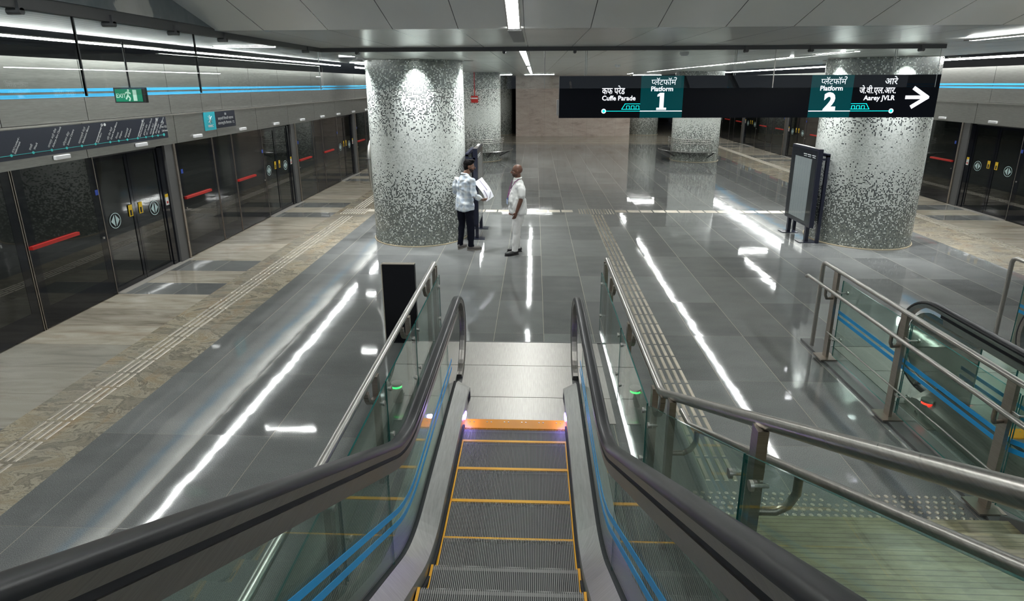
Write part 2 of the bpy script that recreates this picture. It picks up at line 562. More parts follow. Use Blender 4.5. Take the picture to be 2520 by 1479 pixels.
# ------------------------------------------------------------------ mesh helpers
class MB:
    def __init__(self):
        self.v, self.f, self.m, self.uv = [], [], [], None

    def add(self, vs, fs, m=0):
        b = len(self.v)
        self.v += [tuple(p) for p in vs]
        for f in fs:
            self.f.append([b + i for i in f])
            self.m.append(m)
        return self

    def box(self, x0, x1, y0, y1, z0, z1, m=0, ms=None):
        vs = [(x0, y0, z0), (x1, y0, z0), (x1, y1, z0), (x0, y1, z0), (x0, y0, z1), (x1, y0, z1), (x1, y1, z1), (x0, y1, z1)]
        fs = [(0, 3, 2, 1), (4, 5, 6, 7), (0, 1, 5, 4), (1, 2, 6, 5), (2, 3, 7, 6), (3, 0, 4, 7)]
        b = len(self.v)
        self.v += vs
        for i, f in enumerate(fs):
            self.f.append([b + k for k in f])
            self.m.append(m if ms is None else ms[i])
        return self

    def obox(self, c, ax, s, m=0):
        """oriented box: ax three axis vectors, s half sizes"""
        c = Vector(c)
        vs = []
        for k in (-1, 1):
            for j, i in ((-1, -1), (-1, 1), (1, 1), (1, -1)):
                vs.append(c + Vector(ax[0]) * s[0] * i + Vector(ax[1]) * s[1] * j + Vector(ax[2]) * s[2] * k)
        return self.add(vs, [(0, 3, 2, 1), (4, 5, 6, 7), (0, 1, 5, 4), (1, 2, 6, 5), (2, 3, 7, 6), (3, 0, 4, 7)], m)

    def beam(self, a, b, wd, th, m=0, up=(0, 0, 1)):
        a, b = Vector(a), Vector(b)
        d = (b - a)
        L = d.length
        d.normalize()
        u = Vector(up)
        s = d.cross(u)
        if s.length < 1e-4:
            s = d.cross(Vector((1, 0, 0)))
        s.normalize()
        u = s.cross(d)
        return self.obox((a + b) / 2, (d, s, u), (L / 2, wd / 2, th / 2), m)

    def tube(self, pts, r, n=12, m=0, caps=True, rs=None):
        pts = [Vector(p) for p in pts]
        N = len(pts)
        ups = None
        rings = []
        t0 = (pts[1] - pts[0]).normalized()
        u = t0.orthogonal().normalized()
        for i, p in enumerate(pts):
            if i == 0:
                t = (pts[1] - pts[0])
            elif i == N - 1:
                t = (pts[-1] - pts[-2])
            else:
                t = (pts[i + 1] - pts[i]).normalized() + (pts[i] - pts[i - 1]).normalized()
            t.normalize()
            u = (u - t * u.dot(t))
            u.normalize()
            s = t.cross(u)
            rr = rs[i] if rs else r
            rings.append([p + (u * cos(2 * pi * k / n) + s * sin(2 * pi * k / n)) * rr for k in range(n)])
        vs = [q for rg in rings for q in rg]
        fs = []
        for i in range(N - 1):
            for k in range(n):
                fs.append((i * n + k, i * n + (k + 1) % n, (i + 1) * n + (k + 1) % n, (i + 1) * n + k))
        if caps:
            fs.append(tuple(reversed(range(n))))
            fs.append(tuple(range((N - 1) * n, N * n)))
        return self.add(vs, fs, m)

    def cyl(self, p0, p1, r, n=16, m=0, r1=None):
        return self.tube([p0, p1], r, n, m, True, [r, r if r1 is None else r1])

    def prism(self, poly, axis, a, b, m=0, me=None):
        """poly: 2d points; axis 'x': (y,z), 'y': (x,z), 'z': (x,y)"""
        def P(q, h):
            if axis == 'x':
                return (h, q[0], q[1])
            if axis == 'y':
                return (q[0], h, q[1])
            return (q[0], q[1], h)
        n = len(poly)
        vs = [P(q, a) for q in poly] + [P(q, b) for q in poly]
        base = len(self.v)
        self.v += vs
        self.f.append([base + i for i in reversed(range(n))])
        self.m.append(m)
        self.f.append([base + n + i for i in range(n)])
        self.m.append(m)
        for i in range(n):
            j = (i + 1) % n
            self.f.append([base + i, base + j, base + n + j, base + n + i])
            self.m.append(m if me is None else me)
        return self

    def sweep(self, path, xc, cross, m=0, ms=None):
        """path of (y,z) at x = xc, cross section of (dx, dn), dn along the path normal"""
        n = len(cross)
        vs = []
        N = len(path)
        for i, (y, z) in enumerate(path):
            a = path[max(0, i - 1)]
            b = path[min(N - 1, i + 1)]
            ty, tz = b[0] - a[0], b[1] - a[1]
            L = math.hypot(ty, tz)
            ty, tz = ty / L, tz / L
            ny, nz = -tz, ty
            for dx, dn in cross:
                vs.append((xc + dx, y + ny * dn, z + nz * dn))
        base = len(self.v)
        self.v += vs
        for i in range(N - 1):
            for k in range(n):
                self.f.append([base + i * n + k, base + i * n + (k + 1) % n, base + (i + 1) * n + (k + 1) % n, base + (i + 1) * n + k])
                self.m.append(m if ms is None else ms[k])
        self.f.append([base + k for k in reversed(range(n))])
        self.m.append(m)
        self.f.append([base + (N - 1) * n + k for k in range(n)])
        self.m.append(m)
        return self

    def ell(self, c, r, n=16, k=10, rot=None, m=0):
        vs, fs = [], []
        c = Vector(c)
        R = rot or Matrix.Identity(3)
        for i in range(k + 1):
            th = pi * i / k
            for j in range(n):
                ph = 2 * pi * j / n
                p = Vector((r[0] * sin(th) * cos(ph), r[1] * sin(th) * sin(ph), r[2] * cos(th)))
                vs.append(c + R @ p)
        for i in range(k):
            for j in range(n):
                fs.append((i * n + j, (i + 1) * n + j, (i + 1) * n + (j + 1) % n, i * n + (j + 1) % n))
        return self.add(vs, fs, m)

    def build(self, name, mats, parent=None, smooth=None, loc=None, fix=True):
        me = bpy.data.meshes.new(name)
        me.from_pydata(self.v, [], self.f)
        if not isinstance(mats, (list, tuple)):
            mats = [mats]
        for mm in mats:
            me.materials.append(mm)
        me.polygons.foreach_set('material_index', self.m)
        if self.uv:
            uvl = me.uv_layers.new(name='UVMap')
            for p in me.polygons:
                for li, vi in zip(p.loop_indices, p.vertices):
                    uvl.data[li].uv = self.uv[vi]
        me.validate()
        if fix:
            bm = bmesh.new()
            bm.from_mesh(me)
            bmesh.ops.recalc_face_normals(bm, faces=bm.faces)
            bm.to_mesh(me)
            bm.free()
        if smooth is not None:
            me.polygons.foreach_set('use_smooth', [True] * len(me.polygons))
            me.set_sharp_from_angle(angle=radians(smooth))
        o = bpy.data.objects.new(name, me)
        C.objects.link(o)
        if loc is not None:
            o.location = loc
        if parent is not None:
            o.parent = parent
        return o


def B():
    return MB()


def tag(o, label=None, cat=None, group=None, kind=None):
    if label:
        o['label'] = label
    if cat:
        o['category'] = cat
    if group:
        o['group'] = group
    if kind:
        o['kind'] = kind
    return o


def thing(name, label, cat, loc=(0, 0, 0), rz=0.0, group=None):
    o = bpy.data.objects.new(name, None)
    C.objects.link(o)
    o.location = loc
    o.rotation_euler = (0, 0, rz)
    o.empty_display_size = 0.1
    return tag(o, label, cat, group)


KIDS = {}


def copy_tree(o, parent=None):
    c = o.copy()
    C.objects.link(c)
    c.parent = parent
    for ch in list(bpy.data.objects):
        if ch.parent == o:
            copy_tree(ch, c)
    return c


def struct(o, label=None):
    o['kind'] = 'structure'
    if label:
        o['label'] = label
    return o


ORD = ['first', 'second', 'third', 'fourth', 'fifth', 'sixth', 'seventh', 'eighth', 'ninth', 'tenth', 'eleventh', 'twelfth', 'thirteenth', 'fourteenth']


def text_geo(mb, body, size, origin, ax, ay, m=0, align='LEFT', depth=0.004, bold=0.0, maxw=None, slant=0.0):
    """adds the lettering to a mesh builder; ax = reading direction, ay = letter up direction"""
    cu = bpy.data.curves.new('lettering', 'FONT')
    cu.body = body
    cu.size = size
    cu.align_x = align
    cu.offset = bold
    cu.shear = slant
    cu.resolution_u = 3
    ob = bpy.data.objects.new('lettering', cu)
    C.objects.link(ob)
    dg = bpy.context.evaluated_depsgraph_get()
    me = bpy.data.meshes.new_from_object(ob.evaluated_get(dg))
    if len(me.vertices):
        xs = [v.co.x for v in me.vertices]
        k = 1.0
        if maxw and max(xs) - min(xs) > maxw:
            k = maxw / (max(xs) - min(xs))
        O, X, Y = Vector(origin), Vector(ax), Vector(ay)
        Nn = X.cross(Y).normalized() * depth
        vs = [O + X * v.co.x * k + Y * v.co.y + Nn for v in me.vertices]
        mb.add(vs, [tuple(p.vertices) for p in me.polygons], m)
    bpy.data.objects.remove(ob)
    bpy.data.curves.remove(cu)
    bpy.data.meshes.remove(me)

OFF = {}


def T(name, label, cat, loc=(0, 0, 0), rz=0.0, group=None):
    """a thing: empty at its base; parts are given in world coordinates when rz == 0, else in local ones"""
    o = thing(name, label, cat, loc, rz, group)
    OFF[o.name] = Vector((0, 0, 0)) if rz else Vector(loc)
    return o


def part(mb, name, mats, parent, smooth=None, label=None, fix=True):
    off = OFF.get(parent.name, Vector((0, 0, 0)))
    mb.v = [(p[0] - off.x, p[1] - off.y, p[2] - off.z) for p in mb.v]
    o = mb.build(name, mats, parent, smooth, fix=fix)
    OFF[o.name] = off
    if label:
        o['label'] = label
    return o


def solo(mb, name, mats, label, cat, loc, smooth=None, group=None, kind=None):
    """a thing that is one mesh, its origin moved to loc"""
    L = Vector(loc)
    mb.v = [(p[0] - L.x, p[1] - L.y, p[2] - L.z) for p in mb.v]
    o = mb.build(name, mats, None, smooth)
    o.location = loc
    return tag(o, label, cat, group, kind)


XL, XR = -6.6, 11.22          # faces of the platform screens
YEND = 52.0
HC = 3.65                     # flat ceiling height
PER = 5.5                     # door pitch

# ------------------------------------------------------------------ floor
mb = B()
bands = [(8.43 + PER * k, 8.97 + PER * k) for k in range(-2, 8)] + [(9.62 + PER * k, 10.24 + PER * k) for k in range(-2, 8)]
bands.sort()


def quad(x0, x1, y0, y1, m):
    mb.add([(x0, y0, 0), (x1, y0, 0), (x1, y1, 0), (x0, y1, 0)], [(0, 1, 2, 3)], m)


quad(-4.10, 8.37, 5.0, 31.8, 0)
for xa, xb in ((-4.10, -.675), (.325, 4.18), (5.18, 8.37)):      # the two escalator wells stay open
    quad(xa, xb, -3, 5.0, 0)
quad(-4.10, 8.37, 31.8, YEND, 1)
quad(-5.12, -4.10, -3, YEND, 2)
quad(8.37, 9.60, -3, YEND, 2)
for (a, b) in ((XL - 0.4, -5.12), (9.60, XR + 0.4)):
    y = -3
    for (p, q) in bands:
        if p > y:
            quad(a, b, y, p, 1)
        quad(a, b, max(p, y), q, 0)
        y = q
    quad(a, b, y, YEND, 1)
fl = struct(mb.build('floor', [FG, FB, FS], None, fix=False), 'grey polished granite floor with beige granite bands along both platform edges')

mb = B()
for cx in (-.175, 4.68):
    mb.add([(cx - .5, -3, -.4), (cx + .5, -3, -.4), (cx + .5, 5, -.4), (cx - .5, 5, -.4), (cx - .5, -3, 0), (cx + .5, -3, 0), (cx + .5, 5, 0), (cx - .5, 5, 0)],
           [(0, 1, 2, 3), (0, 3, 7, 4), (1, 5, 6, 2), (3, 2, 6, 7)])
struct(mb.build('trim_3', CONC, None), 'dark pits below the escalator steps')

# threshold strips of pale stone at each door opening
mb = B()
for k in range(-1, 8):
    for x0, x1 in ((XL - 0.05, XL + 0.10), (XR - 0.10, XR + 0.05)):
        mb.box(x0, x1, 8.45 + PER * k, 10.4 + PER * k, -0.02, 0.006)
tr = struct(mb.build('trim_1', mat('pale stone threshold', (0.33, 0.31, 0.28), 0.35)), 'pale stone door thresholds')

# ------------------------------------------------------------------ ceiling
mb = B()
mb.box(-3.0, 7.4, 5.2, YEND, HC, HC + 0.12)                       # flat part over the hall
sl = 0.289
mb.add([(-2.75, 5.2, HC), (5.0, 5.2, HC), (5.0, -4, HC + 9.2 * sl), (-2.75, -4, HC + 9.2 * sl),
        (-2.75, 5.2, HC + .12), (5.0, 5.2, HC + .12), (5.0, -4, HC + 9.2 * sl + .12), (-2.75, -4, HC + 9.2 * sl + .12)],
       [(0, 1, 2, 3), (7, 6, 5, 4), (0, 3, 7, 4), (1, 5, 6, 2)])
struct(mb.build('ceiling', CEIL), 'pale grey panelled ceiling sloping up over the escalator')
mb = B()
for x0, x1 in ((-6.1, -3.0), (7.4, 10.75)):
    mb.box(x0, x1, -3, YEND, 3.86, 3.92)
mb.box(-3.06, -3.0, 5.2, YEND, HC, 3.9)
mb.box(7.4, 7.46, 5.2, YEND, HC, 3.9)
for x0, x1 in ((-3.06, -2.8), (5.05, 7.46)):
    mb.box(x0, x1, -3, 5.2, 3.86, 3.92)
struct(mb.build('ceiling_edge', SLATG), 'grey slatted ceiling strips over both platforms')
mb = B()
for x0, x1 in ((-10.5, -6.1), (10.75, 15.2)):
    mb.box(x0, x1, -3, YEND, 3.98, 4.04)
struct(mb.build('ceiling_tunnel', SLATD), 'dark open slats above the tracks')
# side walls of the escalator well, patchy plaster
mb = B()
mb.box(-2.85, -2.75, -4, 7.6, HC + 0.02, 6.4)
struct(mb.build('wall_well_left', PLAST), 'patchy grey plaster wall above the glass barrier')
mb = B()
mb.box(5.0, 5.1, -4, 5.2, HC + 0.02, 6.4)
struct(mb.build('wall_well_right', CEIL))

# ------------------------------------------------------------------ far end walls, tunnel
mb = B()
mb.box(-1.2, 5.9, 37.0, 38.2, 0, HC)
struct(mb.build('wall_back', MARB), 'pinkish beige marble clad wall at the far end of the hall')
mb = B()
mb.box(-11, 15.5, YEND, YEND + 0.2, -0.5, 4.2)
mb.box(-10.6, -10.4, -3, YEND, -1.2, 4.2)
mb.box(15.1, 15.3, -3, YEND, -1.2, 4.2)
struct(mb.build('wall_tunnel', CONC))

# ------------------------------------------------------------------ platform screen headers
for side, X0, s in (('left', XL, 1), ('right', XR, -1)):
    mb = B()
    jl = [-3, 1.6, 3.25, 4.95, 6.6, 8.3, 10.5, 11.9, 13.7, 15.5, 17.4]
    y = 17.4
    while y < YEND:
        y += 1.85
        jl.append(min(y, YEND))
    ju = [-3, 1.5, 4.9, 7.05, 8.5, 10.52, 11.55, 12.3, 13.63, 15.18, 17.46]
    y = 17.46
    while y < YEND:
        y += 2.1
        ju.append(min(y, YEND))

    def bx(xa, xb, *r, **k):
        a, b = X0 + s * xa, X0 + s * xb
        mb.box(min(a, b), max(a, b), *r, **k)
    for a, b in zip(jl, jl[1:]):
        bx(-0.5, 0.04, a + .006, b - .006, 2.17, 2.675, m=0)
    for a, b in zip(ju, ju[1:]):
        bx(-0.5, 0.0, a + .006, b - .006, 2.70, 3.56, m=0)
    bx(-0.5, -0.02, -3, YEND, 2.14, 3.5, m=1)
    bx(-0.45, 0.055, -3, YEND, 2.672, 2.692, m=2)
    for za, zb in ((3.112, 3.158), (3.035, 3.082)):
        bx(0.0, 0.004, -3, YEND, za, zb, m=3)
    struct(mb.build('wall_' + side, [STEELH, BLK, STEELB, BLUEW]), 'brushed steel screen header with two light blue stripes on the ' + side)

# ------------------------------------------------------------------ platform screen doors
def sticker(mb, x, y, z, w_, h_, s, top=True):
    def q(ya, yb, za, zb, m, d):
        a, b = x, x + s * d
        mb.box(min(a, b), max(a, b), ya, yb, za, zb, m)
    q(y - w_ / 2, y + w_ / 2, z - h_ / 2, z + h_ / 2, 1, 0.003)
    if top:
        q(y - w_ / 2, y + w_ / 2, z + h_ * .22, z + h_ / 2, 0, 0.004)
    return q


def door_bay(side, k, X0, s, lab):
    y0 = PER * k

    def bxx(mb, xa, xb, ya, yb, za, zb, m=0):
        a, b = X0 + s * xa, X0 + s * xb
        mb.box(min(a, b), max(a, b), ya + y0, yb + y0, za, zb, m)
    # sliding door pair
    t = T('sliding_screen_door', 'pair of dark glass sliding doors with round arrow stickers, %s, %s' % lab, 'platform door', (X0, 9.2 + y0, 0), group='sliding doors of the platform screens')
    for ya, yb in ((8.46, 9.195), (9.205, 9.96)):
        mb = B()
        bxx(mb, -0.07, -0.045, ya + .05, yb - .05, 0.08, 2.10, 0)
        lf = part(mb, 'door_leaf', [PSDG], t)
        mb = B()
        for a, b in ((ya, ya + .06), (yb - .06, yb)):
            bxx(mb, -0.085, -0.035, a, b, 0.01, 2.14, 0)
        bxx(mb, -0.084, -0.036, ya + .06, yb - .06, 0.01, 0.09, 0)
        bxx(mb, -0.084, -0.036, ya + .06, yb - .06, 2.08, 2.14, 0)
        part(mb, 'leaf_frame', [PSDF], lf)
        mb = B()
        yc = 8.70 if ya < 9 else 9.68
        n = 32
        R = 0.125
        vs, fs = [], []
        for i in range(n):
            a = 2 * pi * i / n
            for r in (R, R * 0.9):
                vs.append((X0 + s * -0.0335, yc + y0 + r * cos(a), 1.13 + r * sin(a)))
        for i in range(n):
            j = (i + 1) % n
            fs.append((2 * i, 2 * j, 2 * j + 1, 2 * i + 1))
        mb.add(vs, fs, 0)
        for d in (-1, 1):
            px = X0 + s * -0.0335
            mb.add([(px, yc + y0 + d * .012, 1.13 + .095), (px, yc + y0 + d * .012, 1.13 - .095), (px, yc + y0 + d * .095, 1.13)], [(0, 1, 2)], 0)
        part(mb, 'arrow_sticker', [STTEAL], lf, label='round sticker with two arrows', fix=False)
        mb = B()
        ys = 9.08 if ya < 9 else 9.33
        q = sticker(mb, X0 + s * -0.045 + s * .01, ys + y0, 1.21, 0.09, 0.19, s)
        q(ys + y0 - .022, ys + y0 + .02, 1.13, 1.22, 2, 0.006)
        part(mb, 'warning_sticker', [STYEL, STYEL, BLK], lf, label='yellow warning sticker')
    mb = B()
    bxx(mb, -0.12, -0.02, 9.96, 10.12, 0, 2.17, 0)
    jm = part(mb, 'door_jamb', [PSDF], t)
    mb = B()
    q = sticker(mb, X0 - s * .018, 10.03 + y0, 1.21, 0.085, 0.20, s)
    q(10.01 + y0, 10.05 + y0, 1.14, 1.18, 2, 0.006)
    part(mb, 'prohibition_sticker', [STYEL, STWH, RED], jm, label='yellow and white sticker')
    # post
    mb = B()
    bxx(mb, -0.12, 0.02, 10.13, 10.36, 0, 2.17, 0)
    bxx(mb, -0.12, 0.045, 10.36, 10.41, 0, 2.17, 1)
    a = solo(mb, 'door_post', [GREYM, STEELP], 'satin steel post beside the %s, %s' % (lab[0] + ' doors', lab[1]), 'post', (X0, 10.27 + y0, 0), group='posts of the platform screens')
    # two escape doors and the fixed pane between them
    for nm, ya, yb, bar in (('far', 10.42, 11.72, (10.52, 11.40)), ('fixed', 11.74, 12.50, None), ('near', 12.52, 13.92, (12.46 + .08, 13.35))):
        if bar:
            lb = 'dark glass escape door with red push bar, %s the %s, %s' % ('just past' if nm == 'far' else 'last one before the next opening past', lab[0] + ' doors', lab[1])
            t = T('escape_door', lb, 'glass door', (X0, (ya + yb) / 2 + y0, 0), group='escape doors of the platform screens')
        else:
            t = T('glass_screen_panel', 'narrow fixed dark pane past the %s, %s' % (lab[0] + ' doors', lab[1]), 'glass panel', (X0, (ya + yb) / 2 + y0, 0), group='fixed panes of the platform screens')
        mb = B()
        bxx(mb, -0.015, 0.0, ya + .012, yb - .012, 0.02, 2.165, 0)
        gp = part(mb, 'glass_pane', [PSDG], t)
        mb = B()
        for p_, q_ in ((ya, ya + .012), (yb - .012, yb)):
            bxx(mb, -0.05, 0.006, p_, q_, 0.0, 2.17, 0)
        part(mb, 'edge_strip', [STEELP], t)
        mb = B()
        for p_, q_ in ((ya + .02, ya + .14), (yb - .14, yb - .02)):
            bxx(mb, 0.0005, 0.0015, p_, q_, 0.30, 2.165, 0)
        bxx(mb, 0.0005, 0.0015, ya + .02, yb - .02, 0.02, 0.30, 0)
        part(mb, 'frit_border', [PSDF], gp, label='black border of the pane')
        if bar:
            mb = B()
            bxx(mb, 0.0, 0.05, bar[0], bar[1], 1.12, 1.165, 0)
            part(mb, 'push_bar', [RED], t, label='red push bar')
            mb = B()
            ys = ya + .12 if nm == 'far' else yb - .07
            bxx(mb, 0.001, 0.004, ys, ys + .06, 1.60, 1.68, 0)
            part(mb, 'blue_sticker', [STBLU], gp)
            mb = B()
            bxx(mb, 0.0, 0.02, (ya + .10 if nm == 'far' else yb - .10), (ya + .13 if nm == 'far' else yb - .07), 0.93, 0.96, 0)
            part(mb, 'lock', [STEELB], t, label='small steel lock')


for k in range(-1, 7):
    door_bay('left', k, XL, 1, (ORD[k + 1] + ' from the escalator end' if k > -1 else 'nearest', 'left platform'))
for k in range(0, 6):
    door_bay('right', k, XR, -1, (ORD[k] + ' in view' if k else 'nearest', 'right platform'))

# white indicator lamps on the headers
for side, X0, s, ys in (('left', XL + 0.04, 1, [6.2, 7.8, 9.48, 11.15, 12.95, 14.7, 16.4, 18.0, 19.5, 21.15, 22.8]), ('right', XR - 0.04, -1, [13.0, 14.85, 16.67, 18.6, 21.0])):
    for i, y in enumerate(ys):
        mb = B()
        a, b = X0, X0 + s * 0.05
        mb.box(min(a, b), max(a, b), y - .13, y + .13, 2.215, 2.275)
        o = solo(mb, 'indicator_lamp', [WHITE], 'small white lamp box on the %s steel header, %s from the camera' % (side, ORD[i]), 'lamp', (X0, y, 2.245), group='lamp boxes on the headers')
        mod = o.modifiers.new('bevel', 'BEVEL')
        mod.width = .01
        mod.segments = 2

# ------------------------------------------------------------------ route map and station sign on the left header
xm = XL + 0.045
t = T('route_map', 'long dark route map panel with turquoise line on the left header', 'sign', (xm, 8.0, 2.29))
mb = B()
mb.box(xm, xm + .012, 5.2, 10.24, 2.295, 2.66)
part(mb, 'map_panel', [MAPK], t)
# on the left platform wall the reading direction is +y, seen from +x
stn = [(6.28, 'Dadar Metro'), (7.03, 'ICICI Lombard -\nSiddhivinayak', ), (7.36, 'Worli'), (7.66, 'Acharya Atre Chowk'), (7.92, 'Science Centre'),
       (8.2, 'Mahalaxmi Metro'), (8.47, 'Jagannath Shankar\nSheth Metro'), (8.78, 'Grant Road Metro'), (8.97, 'Girgaon'), (9.17, 'Kalbadevi'),
       (9.42, 'KOTAK - Chhatrapati Shivaji\nMaharaj Terminus Metro'), (9.63, 'LIC - Hutatma Chowk'), (9.80, 'LIC - Churchgate Metro'), (9.95, 'SBI - Vidhan Bhavan')]
hin = {'Worli': 'वरळी', 'Acharya Atre Chowk': 'आचार्य अत्रे चौक', 'Science Centre': 'वविज्ञान केंद्र'[1:], 'Mahalaxmi Metro': 'महालक्ष्मी मेट्रो', 'Grant Road Metro': 'ग्रँट रोड मेट्रो',
       'Girgaon': 'िगरगाव', 'Kalbadevi': 'काळबादेवी', 'LIC - Hutatma Chowk': 'हुतात्मा चौक', 'LIC - Churchgate Metro': 'चर्चगेट मेट्रो', 'SBI - Vidhan Bhavan': 'िवधान भवन', 'Dadar Metro': 'दादर मेट्रो'}
lm = B()
ln = B()
xf = xm + .013
ln.box(xf, xf + .002, 5.2, 10.13, 2.352, 2.358)
a_ = radians(52)
ax_, ay_ = (0, cos(a_), sin(a_)), (0, -sin(a_), cos(a_))
for st in stn:
    y, nm = st[0], st[1]
    ln.cyl((xf, y, 2.355), (xf + .004, y, 2.355), 0.018, 12)
    z0 = 2.385
    text_geo(lm, nm, 0.034 if '\n' in nm else 0.042, (xf, y + .035, z0), ax_, ay_, maxw=0.33, depth=.002, bold=.0006)
    hn = hin.get(nm)
    if hn:
        text_geo(lm, hn, 0.044, (xf, y - .035, z0), ax_, ay_, maxw=0.30, depth=.002)
for y, yt, zt in ((6.28, 6.46, 2.60), (8.47, 8.66, 2.61), (9.42, 9.60, 2.61), (9.80, 9.97, 2.62)):
    lm.beam((xf + .001, y, 2.36), (xf + .001, yt, zt), .006, .002, up=(1, 0, 0))
    lm.tube([(xf + .001, yt + .01 + .018 * cos(2 * pi * i / 16), zt + .012 + .018 * sin(2 * pi * i / 16)) for i in range(17)], .003, 6, caps=False)
    lm.cyl((xf, yt + .01, zt + .012), (xf + .003, yt + .01, zt + .012), .008, 10)
lm.cyl((xf, 8.73, 2.622), (xf + .003, 8.73, 2.622), .022, 14)
ln.cyl((xf, 10.12, 2.355), (xf + .004, 10.12, 2.355), 0.026, 14)
text_geo(lm, 'कफ परेड', 0.055, (xf, 10.08, 2.47), (0, 1, 0), (0, 0, 1), depth=.002, bold=0, maxw=.15)
text_geo(lm, 'Cuffe Parade', 0.045, (xf, 10.08, 2.41), (0, 1, 0), (0, 0, 1), depth=.002, bold=.001, maxw=.16)
lm.beam((xf + .001, 10.07, 2.565), (xf + .001, 10.16, 2.565), .012, .002)
lm.beam((xf + .001, 10.125, 2.60), (xf + .001, 10.165, 2.563), .012, .002)
lm.beam((xf + .001, 10.125, 2.53), (xf + .001, 10.165, 2.567), .012, .002)
part(lm, 'map_lettering', [PRW], t, fix=False)
part(ln, 'route_line', [MAPT], t, label='turquoise line with station dots')

t = T('station_name_sign', 'turquoise and dark navy station name panel on the left header past the route map', 'sign', (xm, 12.1, 2.33))
mb = B()
mb.box(xm, xm + .012, 11.87, 12.68, 2.335, 2.665)
part(mb, 'dark_panel', [MAPK], t)
mb = B()
mb.box(xm, xm + .012, 11.47, 11.87, 2.315, 2.672)
part(mb, 'turquoise_panel', [SIGNC], t)
lm = B()
for i in range(4):
    a = pi / 8 * 2 * i
    for d in (-1, 1):
        lm.beam((xf + .001, 11.665, 2.53), (xf + .001, 11.665 + d * .085 * sin(a), 2.53 + d * .085 * cos(a)), .024, .002)
text_geo(lm, 'MMRC', 0.07, (xf, 11.67, 2.375), (0, 1, 0), (0, 0, 1), align='CENTER', depth=.003, bold=.002, maxw=.24)
text_geo(lm, 'SBI', 0.06, (xf, 12.28, 2.59), (0, 1, 0), (0, 0, 1), align='CENTER', depth=.003, bold=.001)
text_geo(lm, 'छत्रपती िशवाजी महाराज', 0.068, (xf, 12.28, 2.50), (0, 1, 0), (0, 0, 1), align='CENTER', depth=.003, bold=0, maxw=.62)
text_geo(lm, 'आंतरराष्ट्रीय िवमानतळ - T2', 0.068, (xf, 12.28, 2.405), (0, 1, 0), (0, 0, 1), align='CENTER', depth=.003, bold=0, maxw=.66)
part(lm, 'sign_lettering', [PRW], t, fix=False)

# ------------------------------------------------------------------ mosaic columns
def mosaic_column(x, y, label):
    R = .985
    n = 96
    mb = B()
    vs, uv, fs = [], [], []
    for i in range(n + 1):
        a = 2 * pi * i / n
        for z in (0, HC):
            vs.append((x + R * cos(a), y + R * sin(a), z))
            uv.append((a * R, z))
    for i in range(n):
        fs.append((2 * i, 2 * i + 2, 2 * i + 3, 2 * i + 1))
    mb.add(vs, fs)
    mb.uv = uv
    t = T('mosaic_column', label, 'column', (x, y, 0))
    part(mb, 'column_shaft', [MOS], t, smooth=60, fix=False)
    mb = B()
    mb.tube([(x + 1.0 * cos(2 * pi * i / 64), y + 1.0 * sin(2 * pi * i / 64), .006) for i in range(65)], .014, 6, caps=False)
    part(mb, 'base_bead', [BEAD], t, smooth=60)
    return t


mosaic_column(-2.46, 12.25, 'thick round mosaic tiled column beside the two standing people')
mosaic_column(6.85, 12.25, 'thick round mosaic tiled column behind the right end of the platform sign')
mosaic_column(-2.46, 25.4, 'round mosaic column with red alarm box, behind the nearest left column')
mosaic_column(6.85, 25.4, 'round mosaic column with a ring bench, seen below the platform sign')
mosaic_column(-2.46, 38.6, 'dim mosaic column left of the marble wall, farthest in its row')
mosaic_column(6.95, 38.6, 'dim mosaic column right of the marble wall, farthest in its row')

# downlights ringing the two near columns
for cxn, cx, angs in (('left', -2.46, (-60, 12, 80, 156, 228)), ('right', 6.85, (-74, -6, 68, 140, 212))):
    for i, a in enumerate(angs):
        th = radians(-90 + a)
        x, y = cx + 1.15 * cos(th), 12.25 + 1.15 * sin(th)
        t = T('downlight', 'small round ceiling downlight washing the near %s column, %s' % (cxn, ['at its front left', 'at its front', 'on its right side', 'at its back right', 'at its back left'][i]), 'downlight', (x, y, HC), group='downlights around the near columns')
        mb = B()
        ring = [(x + .085 * cos(2 * pi * j / 24), y + .085 * sin(2 * pi * j / 24), HC - .004) for j in range(25)]
        mb.tube(ring, .012, 6, caps=False)
        part(mb, 'trim_ring', [STEEL], t, smooth=60)
        mb = B()
        mb.cyl((x, y, HC - .002), (x, y, HC - .006), .075, 20)
        part(mb, 'lamp_face', [LEDW], t)
        d = bpy.data.lights.new('downlight_beam', 'SPOT')
        d.energy = 400
        d.spot_size = radians(88)
        d.spot_blend = 1.0
        d.shadow_soft_size = .04
        d.color = (0.95, 0.98, 1.0)
        o = bpy.data.objects.new('downlight_beam', d)
        C.objects.link(o)
        o.location = (x, y, HC - .03)
        dv = Vector((-cos(th) * .06, -sin(th) * .06, -1))
        o.rotation_euler = dv.to_track_quat('-Z', 'Y').to_euler()

